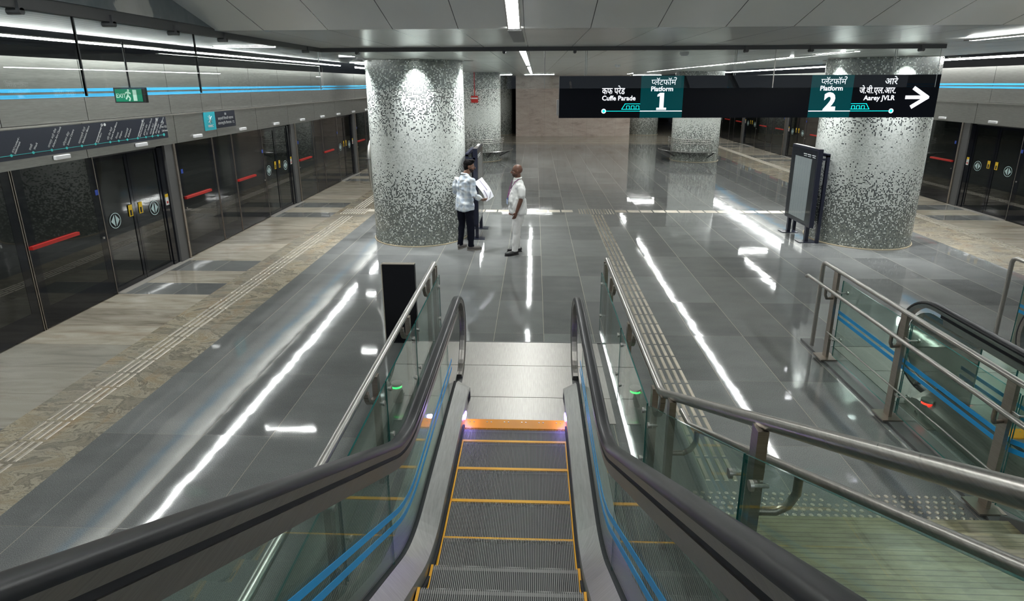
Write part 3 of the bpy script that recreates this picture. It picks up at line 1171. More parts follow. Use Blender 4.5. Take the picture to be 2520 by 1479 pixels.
# stainless fixtures on the outer sides of the near columns
for sx_, cx, lab in ((-1, -2.46, 'left side of the near left column'), (1, 6.85, 'right side of the near right column')):
    x0 = cx + sx_ * 1.07
    t = T('help_point', 'rounded stainless steel help point on the ' + lab, 'help point', (x0, 12.45, 1.3))
    mb = B()
    pr = [(.02, .86), (.06, 1.0), (.11, 1.2), (.145, 1.45), (.15, 1.62), (.14, 1.75), (.10, 1.92), (.03, 2.04)]
    n = 20
    vs, fs = [], []
    for r, z in pr:
        for k in range(n):
            a = 2 * pi * k / n
            vs.append((x0 + r * .55 * cos(a), 12.45 + r * 1.5 * sin(a), z))
    for i in range(len(pr) - 1):
        for k in range(n):
            fs.append((i * n + k, i * n + (k + 1) % n, (i + 1) * n + (k + 1) % n, (i + 1) * n + k))
    fs.append(tuple(reversed(range(n))))
    fs.append(tuple(range((len(pr) - 1) * n, len(pr) * n)))
    mb.add(vs, fs)
    part(mb, 'steel_housing', [STEELB], t, smooth=50)
    mb = B()
    mb.tube([(x0 + .085 * cos(2 * pi * j / 24), 12.45 + .23 * sin(2 * pi * j / 24), 1.66) for j in range(25)], .008, 6, caps=False)
    part(mb, 'dark_seam', [BLK], t)

# red alarm box and its conduit on the second left column
t = T('alarm_box', 'small red fire alarm box with a red conduit on the second left column', 'alarm', (-2.48, 24.38, 2.45))
mb = B()
mb.box(-2.62, -2.34, 24.31, 24.405, 2.45, 2.72)
part(mb, 'alarm_body', [RED], t)
mb = B()
mb.box(-2.61, -2.35, 24.305, 24.31, 2.60, 2.65)
part(mb, 'white_band', [STWH], t)
mb = B()
mb.cyl((-2.48, 24.39, 2.72), (-2.48, 24.39, 3.65), .02, 8)
part(mb, 'conduit', [RED], t)

# ------------------------------------------------------------------ ring benches on the second columns
def bench(cx, cy, label, lo, hi, side):
    t = T('ring_bench', label, 'bench', (cx, cy, 0))
    a0, a1 = radians(lo), radians(hi)

    def arc(r, z, n=28, s0=a0, s1=a1):
        return [(cx + r * cos(s0 + (s1 - s0) * i / n), cy + r * sin(s0 + (s1 - s0) * i / n), z) for i in range(n + 1)]
    mb = B()
    n = 28
    vs, fs = [], []
    for i in range(n + 1):
        a = a0 + (a1 - a0) * i / n
        for r, z in ((1.02, .47), (1.50, .47), (1.52, .455), (1.50, .44), (1.02, .44)):
            vs.append((cx + r * cos(a), cy + r * sin(a), z))
    for i in range(n):
        for k in range(5):
            fs.append((i * 5 + k, i * 5 + (k + 1) % 5, (i + 1) * 5 + (k + 1) % 5, (i + 1) * 5 + k))
    fs.append((0, 1, 2, 3, 4))
    fs.append((n * 5, n * 5 + 4, n * 5 + 3, n * 5 + 2, n * 5 + 1))
    mb.add(vs, fs)
    part(mb, 'seat', [m_perf()], t)
    for z in (.78, .86, .94):
        mb = B()
        mb.tube(arc(1.10, z), .014, 8)
        part(mb, 'back_rail', [STEELB], t, smooth=60)
    for f in (0.02, 0.35, 0.68, 0.98):
        a = a0 + (a1 - a0) * f
        mb = B()
        ux, uy = cos(a), sin(a)
        mb.beam((cx + 1.0 * ux, cy + 1.0 * uy, .20), (cx + 1.46 * ux, cy + 1.46 * uy, .43), .03, .05)
        mb.beam((cx + .99 * ux, cy + .99 * uy, .43), (cx + 1.46 * ux, cy + 1.46 * uy, .43), .03, .03)
        part(mb, 'bracket', [GREYM], t)
        mb = B()
        mb.beam((cx + 1.10 * ux, cy + 1.10 * uy, .47), (cx + 1.10 * ux, cy + 1.10 * uy, .97), .03, .015)
        part(mb, 'back_post', [STEELB], t)


def m_perf():
    if 'perforated steel seat' in MATS:
        return MATS['perforated steel seat']
    m = mat('perforated steel seat', (0.55, 0.54, 0.52), 0.22, 1.0)
    nt = NT(m)
    vo = nt.n('ShaderNodeTexVoronoi')
    vo.inputs['Scale'].default_value = 22
    vo.inputs['Randomness'].default_value = 0.0
    nt.l(nt.coord(), vo.inputs['Vector'])
    h = nt.math('LESS_THAN', vo.outputs['Distance'], 0.2)
    nt.col(nt.mix(h, (0.62, 0.61, 0.60), (0.03, 0.03, 0.03)))
    return m


bench(-2.46, 25.4, 'steel ring bench with back rails around the second left column', -110, 25, 1)
bench(6.85, 25.4, 'steel ring bench with back rails around the second right column', 155, 290, -1)

# ------------------------------------------------------------------ poster boards by the columns
def board(x, y0, y1, s, name):
    """s: +1 faces +x (left board), -1 faces -x"""
    yc = (y0 + y1) / 2
    t = T('poster_board', 'black framed poster board on two legs beside the %s column' % name, 'poster board', (x, yc, 0))
    xf_ = x + s * .045
    mb = B()
    mb.box(x - .045, x + .045, yc - .60, yc + .60, .33, 1.92)
    bb = part(mb, 'board_case', [BOARD], t)
    mb = B()
    a, b = sorted((xf_, xf_ + s * .004))
    mb.box(a, b, yc - .36, yc + .40, .42, 1.70)
    part(mb, 'poster', [POST], bb, label='white printed poster')
    mb = B()
    a, b = sorted((xf_ + s * .005, xf_ + s * .008))
    mb.box(a, b, yc - .56, yc + .56, .37, 1.88)
    part(mb, 'front_glass', [GLB], bb)
    mb = B()
    mb.box(x - .04, x + .04, yc - .59, yc + .59, 1.92, 1.926, 0)
    mb.box(x - .02, x + .02, yc - .05, yc + .30, 1.926, 1.93, 1)
    part(mb, 'top_cap', [STEEL, PRW], t, label='steel top cap')
    mb = B()
    for i, yy in enumerate((yc - .5, yc - .30, yc - .12)):
        mb.box(min(xf_, xf_ + s * .0095), max(xf_, xf_ + s * .0095), yy, yy + .14, 1.77, 1.785)
        mb.box(min(xf_, xf_ + s * .0095), max(xf_, xf_ + s * .0095), yy, yy + .12, 1.735, 1.745)
    part(mb, 'header_lettering', [PRW], bb)
    for yy in (y0, y1):
        mb = B()
        mb.box(x - .035, x + .035, yy - .035, yy + .035, 0, .33)
        lg = part(mb, 'leg', [BOARD], t)
        mb = B()
        mb.box(x - .17, x + .17, yy - .12, yy + .12, 0, .012)
        part(mb, 'foot_plate', [BOARD], lg)
    # rear hoop frame
    xb = x - s * .17
    for yy in (y0 - .12, y1 + .12):
        mb = B()
        mb.box(xb - .03, xb + .03, yy - .03, yy + .03, 0, 1.80)
        part(mb, 'rear_post', [BOARD], t)
    mb = B()
    mb.box(xb - .03, xb + .03, y0 - .15, y1 + .15, 1.77, 1.83)
    for yy in (y0 - .12, y1 + .12):
        mb.box(min(xb, x), max(xb, x), yy - .02, yy + .02, 1.70, 1.74)
    part(mb, 'rear_rail', [BOARD], t)


board(-1.22, 11.98, 12.9, 1, 'left')
board(5.64, 11.88, 12.74, -1, 'right')

# ------------------------------------------------------------------ tactile paving
def bar(mb, x0, x1, y0, y1, h=.007):
    e = .006
    mb.add([(x0, y0, 0), (x1, y0, 0), (x1, y1, 0), (x0, y1, 0), (x0 + e, y0 + e, h), (x1 - e, y0 + e, h), (x1 - e, y1 - e, h), (x0 + e, y1 - e, h)],
           [(4, 5, 6, 7), (0, 1, 5, 4), (1, 2, 6, 5), (2, 3, 7, 6), (3, 0, 4, 7)])


def strip_y(name, label, xs, y0, y1, mm=TACT, wd=.03, skip=None):
    mb = B()
    y = y0
    while y < y1:
        for x in xs:
            bar(mb, x - wd / 2, x + wd / 2, y, y + .295)
        y += .328
        if skip and skip[0] < y < skip[1]:
            y = skip[1]
    return solo(mb, name, [mm], label, 'tactile paving', ((xs[0] + xs[-1]) / 2, (y0 + y1) / 2, 0))


strip_y('tactile_strip', 'line of four rows of steel tactile bars beside the stair railing', [1.46, 1.537, 1.613, 1.69], 4.2, 14.1, TACT, .04)
strip_y('tactile_strip', 'steel tactile bars along the left beige granite strip, near run up to the pad', [-4.81, -4.73, -4.65, -4.57], -1, 13.9, TACD, .034)
strip_y('tactile_strip', 'steel tactile bars along the left beige granite strip, far run behind the column', [-4.81, -4.73, -4.65, -4.57], 15.05, 37, TACD, .034)
strip_y('tactile_strip', 'steel tactile bars along the right beige granite strip', [9.40, 9.48, 9.56, 9.64], 5, 37, TACD, .034)
mb = B()
x = -1.6
while x < 9.1:
    if 0.8 < x < 2.07:
        x = 2.08
    for y in (14.66, 14.73, 14.80, 14.87):
        bar(mb, x, x + .295, y - .02, y + .02)
    x += .328
solo(mb, 'tactile_strip', [TACD], 'steel tactile bars crossing the hall between the two near columns', 'tactile paving', (3.7, 14.76, 0))
mb = B()
x = -4.4
while x < -3.5:
    for y in (14.66, 14.73, 14.80, 14.87):
        bar(mb, x, x + .295, y - .015, y + .015)
    x += .328
for i in range(10):
    bar(mb, -4.98 + i * .066, -4.945 + i * .066, 14.35, 14.63)
    bar(mb, -4.98 + i * .066, -4.945 + i * .066, 14.68, 14.96)
solo(mb, 'tactile_junction', [TACD], 'square pad of tactile bars on the left platform by the near column', 'tactile paving', (-4.4, 14.7, 0))
mb = B()
for i in range(13):
    bar(mb, 1.14 + i * .071, 1.175 + i * .071, 14.42, 15.02)
solo(mb, 'tactile_junction', [TACD], 'pad of tactile bars where the hall strips meet', 'tactile paving', (1.6, 14.7, 0))
mb = B()
for i in range(34):
    for j in range(6):
        x = 1.22 + i * .063 + (j % 2) * .03
        if 2.30 < x < 2.42 and j > 3:
            continue
        y = 3.76 + j * .058
        mb.tube([(x, y, 0), (x, y, .005), (x, y, .009)], .017, 8, 0, True, [.018, .016, .009])
solo(mb, 'tactile_studs', [TACD], 'band of round tactile warning studs at the foot of the stairs', 'tactile paving', (2.3, 3.9, 0))

# ------------------------------------------------------------------ led lines
def led(x0, x1, y0, y1, z, label, tilt=None, group='led light lines on the ceiling', hgt=.01):
    xc, yc = (x0 + x1) / 2, (y0 + y1) / 2
    t = T('led_light', label, 'light', (xc, yc, z), group=group)
    wd = .02 if group == 'crosswise lamps' else (.028 if hgt > .02 else (.034 if xc > 4 else .045))
    mb = B()
    if tilt is None:
        along_y = (y1 - y0) > (x1 - x0)
        if along_y:
            mb.box(xc - wd, xc + wd, y0, y1, z - hgt, z - .002)
        else:
            mb.box(x0, x1, yc - wd, yc + wd, z - .025, z - .002)
    else:
        mb.beam((xc, y0, z + (5.2 - y0) * sl - .012), (xc, y1, z + (5.2 - y1) * sl - .012), .09, .02)
    part(mb, 'light_diffuser', [LED], t)
    mb = B()
    if tilt is None:
        if along_y:
            for a in (-wd - .012, wd):
                mb.box(xc + a, xc + a + .012, y0, y1, z - .014, z)
        else:
            for a in (-wd - .012, wd):
                mb.box(x0, x1, yc + a, yc + a + .012, z - .014, z)
    else:
        for a in (-.052, .052):
            mb.beam((xc + a, y0, z + (5.2 - y0) * sl - .012), (xc + a, y1, z + (5.2 - y1) * sl - .012), .012, .03)
    part(mb, 'light_frame', [STEEL], t)
    return t


led(-.18, -.18, 2.6, 5.15, HC, 'bright led strip on the sloping ceiling above the escalator', tilt=1)
led(-.18, -.18, 7.95, 15.3, HC, 'led line in the middle of the ceiling just behind the glass barrier')
led(-.18, -.18, 17.4, 27.3, HC, 'led line in the middle of the ceiling near the far marble wall')
led(4.6, 4.6, -1.5, 6.7, HC - .02, 'bright led line at the top right corner in front of the barrier')
led(4.6, 4.6, 9.3, 10.2, HC, 'short led piece right of centre just behind the platform sign')
led(4.6, 4.6, 11.1, 25.2, HC, 'long led line right of centre leading past the right column')
led(4.6, 4.6, 28.8, 30.6, HC, 'short led piece right of centre far down the hall')
led(8.67, 8.67, 19.7, 23.2, 3.86, 'led line over the right platform beyond the near column')
led(10.95, 10.95, 3, 36, 3.80, 'long led line running above the right screen doors', hgt=.055)
led(-6.3, -6.3, -2.5, 19.3, 3.80, 'long bright led line running above the left screen doors', hgt=.035)
led(-6.3, -6.3, 21, 30, 3.80, 'far led line above the left screen doors beyond the near column', hgt=.055)
led(-5.7, -4.6, 10.62, 10.62, 3.86, 'short crosswise lamp over the left platform, nearest of them', group='crosswise lamps')
led(-4.7, -4.3, 14.4, 14.4, 3.86, 'very short crosswise lamp over the left platform left of the column', group='crosswise lamps')
led(-5.75, -5.25, 18.6, 18.6, 3.86, 'short crosswise lamp over the left platform beyond the column', group='crosswise lamps')
led(-.56, .97, 31.2, 31.2, HC, 'crosswise lamp in front of the marble wall, right one', group='crosswise lamps')
led(-2.0, -1.2, 31.0, 31.0, HC, 'crosswise lamp in front of the marble wall, left one', group='crosswise lamps')
led(5.6, 7.2, 34.8, 34.8, HC, 'crosswise lamp beside the far right mosaic column', group='crosswise lamps')
led(8.9, 10.1, 24.6, 24.6, 3.86, 'crosswise lamp over the right platform', group='crosswise lamps')
mb = B()
mb.box(-.24, -.12, 5.3, 6.75, HC - .012, HC - .001)
solo(mb, 'cover_plate', [GREYM], 'dark blank cover strip between the two middle led lights', 'ceiling plate', (-.18, 6.0, HC), group=None)
for x, y, lb in ((2.25, 9.3, 'small ceiling detector in front of the second platform sign panel'), (2.1, 15.6, 'small ceiling detector farther behind the platform sign')):
    mb = B()
    mb.tube([(x, y, HC), (x, y, HC - .03), (x, y, HC - .06)], .07, 16, 0, True, [.07, .07, .045])
    solo(mb, 'ceiling_detector', [WHITE], lb, 'detector', (x, y, HC), smooth=40)

area('concourse_light', (1.0, -3.5, 5.6), 5.0, 2.0, 90, (0.95, 0.97, 1.0), (radians(35), 0, 0))

# ------------------------------------------------------------------ hanging glass smoke barrier
ZB, ZT = 3.135, 3.60
YF = 7.8


def barrier(name_lab, joints, fixed, axis, clamps):
    t = T('glass_smoke_barrier', name_lab, 'glass barrier', ((joints[0] + joints[-1]) / 2 if axis == 'x' else fixed, fixed if axis == 'x' else (joints[0] + joints[-1]) / 2, ZT))
    for a, b in zip(joints, joints[1:]):
        mb = B()
        if axis == 'x':
            mb.box(a + .004, b - .004, fixed - .006, fixed + .006, ZB, ZT, ms=[1, 0, 0, 1, 0, 1])
        else:
            mb.box(fixed - .006, fixed + .006, a + .004, b - .004, ZB, ZT, ms=[1, 0, 1, 0, 1, 0])
        part(mb, 'glass_pane', [GLB, GLEC], t)
    for q in joints[1:-1]:
        mb = B()
        if axis == 'x':
            mb.box(q - .005, q + .005, fixed - .008, fixed + .008, ZB, ZT)
        else:
            mb.box(fixed - .007, fixed + .007, q - .004, q + .004, ZB, ZT)
        part(mb, 'joint_strip', [STEEL if axis == 'x' else GREYM], t)
    mb = B()
    if axis == 'x':
        mb.box(joints[0] - .03, joints[-1] + .03, fixed - .035, fixed + .035, ZT, HC + .01)
    else:
        mb.box(fixed - .035, fixed + .035, joints[0], joints[-1] - .01, ZT, HC + .06)
    part(mb, 'top_channel', [GREYM], t)
    for q in clamps:
        mb = B()
        if axis == 'x':
            mb.cyl((q, fixed - .06, ZT - .015), (q, fixed + .03, ZT - .015), 0.02, 14)
            mb.box(q - .02, q + .02, fixed - .05, fixed - .03, ZT - .01, ZT + .04)
        else:
            mb.cyl((fixed - .03, q, ZT - .015), (fixed + .05, q, ZT - .015), .018, 14)
            mb.box(fixed + .03, fixed + .05, q - .02, q + .02, ZT - .01, ZT + .04)
        part(mb, 'glass_clamp', [GREYM], t, smooth=40)


barrier('hanging glass barrier across the hall in front of the platform sign', [-2.79, .12, 3.03, 5.06], YF, 'x', [-2.3, -.4, .5, 2.65, 3.45, 4.8])
barrier('hanging glass barrier along the left side of the escalator well', [-1.0, 1.6, 3.63, 4.92, YF - .05], -2.8, 'y', [3.22, 3.93, 4.63, 5.36, 7.3])

# ------------------------------------------------------------------ hanging platform sign
t = T('platform_sign', 'long black hanging sign for platforms 1 and 2 with a white arrow', 'sign', (2.86, 8.3, 2.73))
mb = B()
mb.box(.33, 5.4, 8.24, 8.36, 2.735, 3.295)
part(mb, 'sign_case', [SIGNK], t)
for nm, a, b in (('left', 1.44, 2.015), ('right', 3.715, 4.27)):
    mb = B()
    mb.box(a, b, 8.236, 8.241, 2.737, 3.293)
    part(mb, 'teal_panel', [SIGNT], t, label='dark teal panel for platform ' + ('1' if nm == 'left' else '2'))
mb = B()
mb.box(.30, .33, 8.25, 8.35, 2.77, 2.98)
part(mb, 'end_bracket', [STEEL], t)
for x in (.69, 2.70, 4.80):
    mb = B()
    for d in (-.012, .012):
        mb.box(x + d - .004, x + d + .004, 8.296, 8.304, 3.295, HC)
    part(mb, 'hanger_rod', [STEELB], t)
F = 8.2345
X_, Z_ = (1, 0, 0), (0, 0, 1)
lt = B()


def word_platform(xc):
    z = 3.175
    x = xc - .148
    h = B()
    text_geo(h, 'प', .105, (0, F, z), X_, Z_, depth=.004)
    xs = [p[0] for p in h.v]
    bm = bmesh.new()
    vs = [bm.verts.new(p) for p in h.v]
    for f in h.f:
        try:
            bm.faces.new([vs[i] for i in f])
        except ValueError:
            pass
    cut = min(xs) + (max(xs) - min(xs)) * .60
    bmesh.ops.bisect_plane(bm, geom=bm.verts[:] + bm.edges[:] + bm.faces[:], plane_co=(cut, 0, 0), plane_no=(1, 0, 0), clear_outer=True)
    bm.verts.index_update()
    lt.add([(v.co.x + x - min(xs), v.co.y, v.co.z) for v in bm.verts], [[v.index for v in f.verts] for f in bm.faces])
    bm.free()
    x += (cut - min(xs)) - .002
    for wd in ('लॅटफॉ', 'म'):
        h = B()
        text_geo(h, wd, .105, (0, F, z), X_, Z_, depth=.004)
        xs = [p[0] for p in h.v]
        lt.add([(p[0] - min(xs) + x, p[1], p[2]) for p in h.v], h.f)
        x += max(xs) - min(xs) - .003
    lt.tube([(x - .012 + .017 * cos(a_), F - .004, z + .082 + .014 * sin(a_)) for a_ in [radians(q) for q in (-60, -20, 20, 60, 100, 150)]], .0045, 6)


word_platform(1.725)
word_platform(3.985)
text_geo(lt, 'कफ परेड', .125, (.915, F, 3.055), X_, Z_, bold=.0010, maxw=.31)
text_geo(lt, 'Cuffe Parade', .088, (.915, F, 2.972), X_, Z_, bold=.0016, maxw=.47)
text_geo(lt, 'Platform', .088, (1.725, F, 3.093), X_, Z_, align='CENTER', bold=.0016, maxw=.32)
lt.box(1.702, 1.758, F - .004, F, 2.862, 3.07)
lt.box(1.662, 1.795, F - .004, F, 2.843, 2.872)
lt.add([(1.668, F - .004, 3.045), (1.702, F - .004, 3.070), (1.702, F - .004, 3.028), (1.668, F - .004, 3.018)], [(0, 1, 2, 3)])
text_geo(lt, 'Platform', .088, (3.985, F, 3.093), X_, Z_, align='CENTER', bold=.0016, maxw=.31)
text_geo(lt, '2', .315, (3.985, F, 2.838), X_, Z_, align='CENTER', bold=.014)
text_geo(lt, 'आरे', .115, (4.84, F, 3.172), X_, Z_, align='RIGHT', bold=.0010)
text_geo(lt, 'जे.वी.एल.आर.', .115, (4.84, F, 3.055), X_, Z_, align='RIGHT', bold=.0010, maxw=.48)
text_geo(lt, 'Aarey JVLR', .088, (4.835, F, 2.965), X_, Z_, align='RIGHT', bold=.0016, maxw=.43)
lt.box(1.44, 2.012, F - .004, F, 2.822, 2.832)
lt.box(3.715, 4.27, F - .004, F, 2.817, 2.827)
lt.beam((4.975, F - .002, 3.0), (5.25, F - .002, 3.0), .046, .004, up=(0, 1, 0))
lt.beam((5.065, F - .002, 3.125), (5.275, F - .002, 2.99), .05, .004, up=(0, 1, 0))
lt.beam((5.065, F - .002, 2.87), (5.275, F - .002, 3.01), .05, .004, up=(0, 1, 0))
for xd, zd in ((.945, 2.827), (4.815, 2.822)):
    lt.tube([(xd + .026 * cos(2 * pi * i / 20), F - .002, zd + .026 * sin(2 * pi * i / 20)) for i in range(21)], .006, 6, caps=False)
part(lt, 'sign_lettering', [LITW], t, fix=False)
ll = B()
ll.box(.965, 1.44, F - .004, F, 2.823, 2.831)
ll.box(4.27, 4.79, F - .004, F, 2.818, 2.826)
for x in (.945, 4.815):
    ll.cyl((x, F - .003, 2.827 if x < 1 else 2.822), (x, F, 2.827 if x < 1 else 2.822), .02, 16)


def train(mb, x0, d, z0):
    """outline pictogram; d = +1 body runs to +x from the slanted nose at x0"""
    def L(a, b):
        mb.beam((x0 + d * a[0], F - .002, z0 + a[1]), (x0 + d * b[0], F - .002, z0 + b[1]), .008, .004, up=(0, 1, 0))
    L((0, 0), (.045, .07))
    L((.04, .072), (.25, .072))
    L((-.004, 0), (.25, 0))
    for i in range(3):
        u = .065 + i * .065
        L((u, 0), (u, .046))
        L((u, .046), (u + .04, .046))
        L((u + .04, .046), (u + .04, 0))


train(ll, 1.19, 1, 2.852)
train(ll, 4.52, -1, 2.847)
part(ll, 'train_line_symbol', [LITT], t, label='turquoise line and train symbols')

# ------------------------------------------------------------------ exit sign over the left platform
t = T('exit_sign', 'green hanging exit sign on a dark pole over the left platform', 'sign', (-5.27, 7.7, 2.98))
mb = B()
mb.box(-5.55, -5.13, 7.68, 7.73, 2.975, 3.17)
part(mb, 'sign_case', [BLK], t)
mb = B()
mb.box(-5.53, -5.17, 7.674, 7.68, 2.99, 3.15)
part(mb, 'green_face', [GREEN], t)
mb = B()
text_geo(mb, 'EXIT', .075, (-5.52, 7.673, 3.04), X_, Z_, bold=.001, maxw=.13)
mb.ell((-5.345, 7.67, 3.135), (.014, .003, .014), 10, 6)
for a, b in (((-5.35, 3.12), (-5.36, 3.07)), ((-5.36, 3.07), (-5.33, 3.03)), ((-5.33, 3.03), (-5.35, 3.0)), ((-5.36, 3.07), (-5.39, 3.02)), ((-5.35, 3.115), (-5.32, 3.09)), ((-5.35, 3.115), (-5.39, 3.10))):
    mb.beam((a[0], 7.671, a[1]), (b[0], 7.671, b[1]), .018, .003, up=(0, 1, 0))
mb.box(-5.29, -5.24, 7.67, 7.673, 3.0, 3.14)
part(mb, 'exit_lettering', [EXW], t, fix=False)
mb = B()
mb.cyl((-5.34, 7.705, 3.17), (-5.34, 7.705, 3.74), .012, 8)
part(mb, 'pole', [BLK], t)

# ------------------------------------------------------------------ escalators
YB, RB = 3.15, 1.3
T30 = math.tan(radians(30))


def g(y):
    y0 = YB + RB * math.tan(radians(15))
    s = y0 - y
    if s <= 0:
        return 0.0
    if s < RB * .5:
        return RB - sqrt(RB * RB - s * s)
    return RB * (1 - cos(radians(30))) + (s - RB * .5) * T30


YTOP = -1.2


def ys(a, b, n):
    return [a + (b - a) * i / n for i in range(n + 1)]


def line(off, y0=YTOP, y1=5.6, extra=None):
    Y = [YTOP, 0, 1.0, 2.0, 2.6] + ys(2.85, 3.55, 8) + [4.2, 5.0]
    Y = [y for y in Y if y0 < y < y1]
    return [(y, g(y) + off) for y in [y0] + Y + [y1]]


def escalator(cx, label, which, light):
    t = T('escalator', label, 'escalator', (cx, 5.0, 0))
    # landing plate
    mb = B()
    for a, b in ((6.18, 6.81), (5.47, 6.175), (5.0, 5.465)):
        mb.box(cx - .93, cx + .98, a, b - .004, -.02, .008)
    lp = part(mb, 'landing_plate', [PLATE], t)
    mb = B()
    mb.box(cx - .98, cx + 1.03, 6.81, 6.83, -.02, .010)
    part(mb, 'plate_edge', [GREYM], lp)
    mb = B()
    mb.add([(cx - .52, 4.89, .010), (cx + .52, 4.89, .010), (cx + .52, 5.01, .028), (cx - .52, 5.01, .028), (cx - .52, 4.89, -.02), (cx + .52, 4.89, -.02), (cx + .52, 5.01, -.02), (cx - .52, 5.01, -.02)],
           [(0, 1, 2, 3), (4, 7, 6, 5), (0, 4, 5, 1), (1, 5, 6, 2), (2, 6, 7, 3), (3, 7, 4, 0)])
    i = 0
    x = cx - .485
    while x < cx + .48:
        mb.add([(x, 4.89, .010), (x + .006, 4.89, .010), (x + .003, 4.868, .004)], [(0, 1, 2)])
        x += .0105
    cb = part(mb, 'comb_plate', [ORG], t, label='orange comb plate')
    mb = B()
    for i in range(6):
        for d in (-.02, .02):
            mb.cyl((cx - .42 + i * .168 + d, 4.97, .02), (cx - .42 + i * .168 + d, 4.97, .027), .006, 8)
    part(mb, 'screw', [STEELB], cb, label='row of comb screws')
    # steps
    proto = None
    for k in range(-1, 14):
        yf, yn = 4.68 - .4 * k, 4.68 - .4 * (k + 1)
        z = g((yf + yn) / 2 - .02) * 1.0
        if k < 0:
            yf, yn = 4.885, 4.68
        if proto is None or k == 0:
            so = B()
            hw = .485
            so.box(cx - hw, cx + hw, yn, yf, -.06, -.012, 1)
            x = cx - hw
            while x < cx + hw - .004:
                so.box(x, x + .0058, yn + .002, yf - .002, -.012, 0.0)
                x += .0121
            # curved riser below the far nosing
            so.box(cx - hw, cx + hw, yf - .03, yf - .004, -.28, -.012)
            if k < 0:
                part(so, 'step', [STEP, BRUSH], t)
                ye = B()
                ye.box(cx - hw, cx + hw, yn, yn + .028, -.012, .0015)
                part(ye, 'safety_line', [YEL], t)
                proto = True
                continue
            st = part(so, 'step', [STEP, BRUSH], t)
            ye = B()
            ye.box(cx - hw, cx + hw, yn, yn + .030, -.012, .0015)
            ye.box(cx - hw, cx - hw + .016, yn, yf, -.012, .0015)
            ye.box(cx + hw - .016, cx + hw, yn, yf, -.012, .0015)
            yl = part(ye, 'safety_line', [YEL], st, label='yellow line')
            st.location.z = z
            proto = st
        else:
            c = copy_tree(proto, t)
            c.location = (0, -.4 * k, z)
    # balustrades
    for s in (-1, 1):
        xg = cx + s * .635
        arcN = 20
        bal = B()
        bal.prism(line(.93, y1=4.95) + list(reversed(line(.21, y1=4.95))), 'x', xg - .005, xg + .005, 0, 1)
        gl = part(bal, 'balustrade_glass', [GLR, GLE], t)
        bal = B()
        poly = [(4.955, .93)]
        poly += [(5.6 + .36 * sin(pi * i / arcN), .57 + .36 * cos(pi * i / arcN)) for i in range(1, arcN)]
        poly += [(5.3, .21), (4.955, .21)]
        bal.prism(poly, 'x', xg - .006, xg + .006, 0, 1)
        part(bal, 'newel_panel', [GLN, GLE], t, label='smoky glass end panel')
        for off in (.505, .588):
            mb = B()
            mb.sweep(line(off, y1=5.15), xg - s * .0065, [(-.001, -.017), (.001, -.017), (.001, .017), (-.001, .017)])
            part(mb, 'blue_stripe', [BLUE], gl, label='bright blue stripe')
        for yj in (4.55, 2.75, 0.95):
            mb = B()
            mb.box(xg - .0056, xg + .0056, yj - .003, yj + .003, g(yj) + .24, g(yj) + .93)
            part(mb, 'glass_joint', [GLE], gl)
        # handrail belt with its newel loop
        path = line(1.035, y1=5.55)
        R = .465
        path += [(5.6 + R * sin(pi * i / 24), .57 + R * cos(pi * i / 24)) for i in range(0, 25)]
        path += [(5.45, .105)]
        mb = B()
        w2, th = .042, .018
        mb.sweep(path, xg, [(-w2, -th * .6), (-w2 * 1.02, 0), (-w2 * .8, th * .8), (-w2 * .4, th), (w2 * .4, th), (w2 * .8, th * .8), (w2 * 1.02, 0), (w2, -th * .6), (w2 * .6, -th), (-w2 * .6, -th)])
        part(mb, 'handrail_belt', [RUB], t, smooth=50)
        p2 = line(.985, y1=5.55) + [(5.6 + (R - .045) * sin(pi * i / 24), .57 + (R - .05) * cos(pi * i / 24)) for i in range(0, 24)]
        mb = B()
        mb.sweep(p2, xg, [(-.032, -.004), (.032, -.004), (.039, .034), (-.039, .034)], 0)
        mb.sweep(line(.965, y1=5.5), xg, [(-.022, -.022), (.022, -.022), (.022, .018), (-.022, .018)], 1)
        mb.sweep(line(.915, y1=5.45), xg, [(-.020, -.034), (.020, -.034), (.030, .034), (-.030, .034)], 0)
        part(mb, 'handrail_track', [TRACK, BRUSH], t, label='satin steel track under the belt')
        # decks
        pd = line(.235, y1=5.2) + [(5.34, .225), (5.44, .19), (5.50, .12), (5.51, .02)]
        mb = B()
        mb.sweep(pd, xg, sorted([(-s * .02, .012), (-s * .148, -.05), (-s * .150, -.09), (-s * .02, -.06)], key=lambda q: 0) if s < 0 else [(-s * .02, -.06), (-s * .150, -.09), (-s * .148, -.05), (-s * .02, .012)])
        part(mb, 'inner_deck', [DECK], t, label='bright steel inner deck')
        mb = B()
        mb.sweep(pd, xg, [(s * .02, .012), (s * .22, -.08), (s * .225, -.20), (s * .02, -.12)])
        part(mb, 'outer_deck', [STEEL], t)
        mb = B()
        mb.sweep(line(.24, y1=5.35), xg, [(-.02, -.02), (.02, -.02), (.02, .012), (-.02, .012)])
        part(mb, 'glass_gasket', [BRUSH], t, label='black gasket at the foot of the glass')
        mb = B()
        mb.sweep(line(.06, y1=5.25), cx + s * .496, [(-.003, -.14), (.003, -.14), (.003, .10), (-.003, .10)])
        sk = part(mb, 'skirt_panel', [STEELB], t)
        mb = B()
        mb.sweep(line(.05, y1=4.86), cx + s * .484, [(-.008, -.012), (.008, -.012), (.008, .012), (-.008, .012)])
        part(mb, 'skirt_brush', [BRUSH], sk)
        mb = B()
        mb.ell((cx + s * .484, 4.98, .085), (.010, .065, .032), 14, 8)
        part(mb, 'comb_light', [VIO], sk, smooth=60, label='small violet light')
        # cladding of the truss
        mb = B()
        poly = line(.03, y1=5.5) + [(5.5, 0.0), (3.0, 0.0)]
        poly = [(y, z) for y, z in line(.03, y1=5.5)] + [(5.5, -.01)] + [(y, max(-.01, g(y) - .75)) for y in (3.0, 2.0, 1.0, 0, YTOP)]
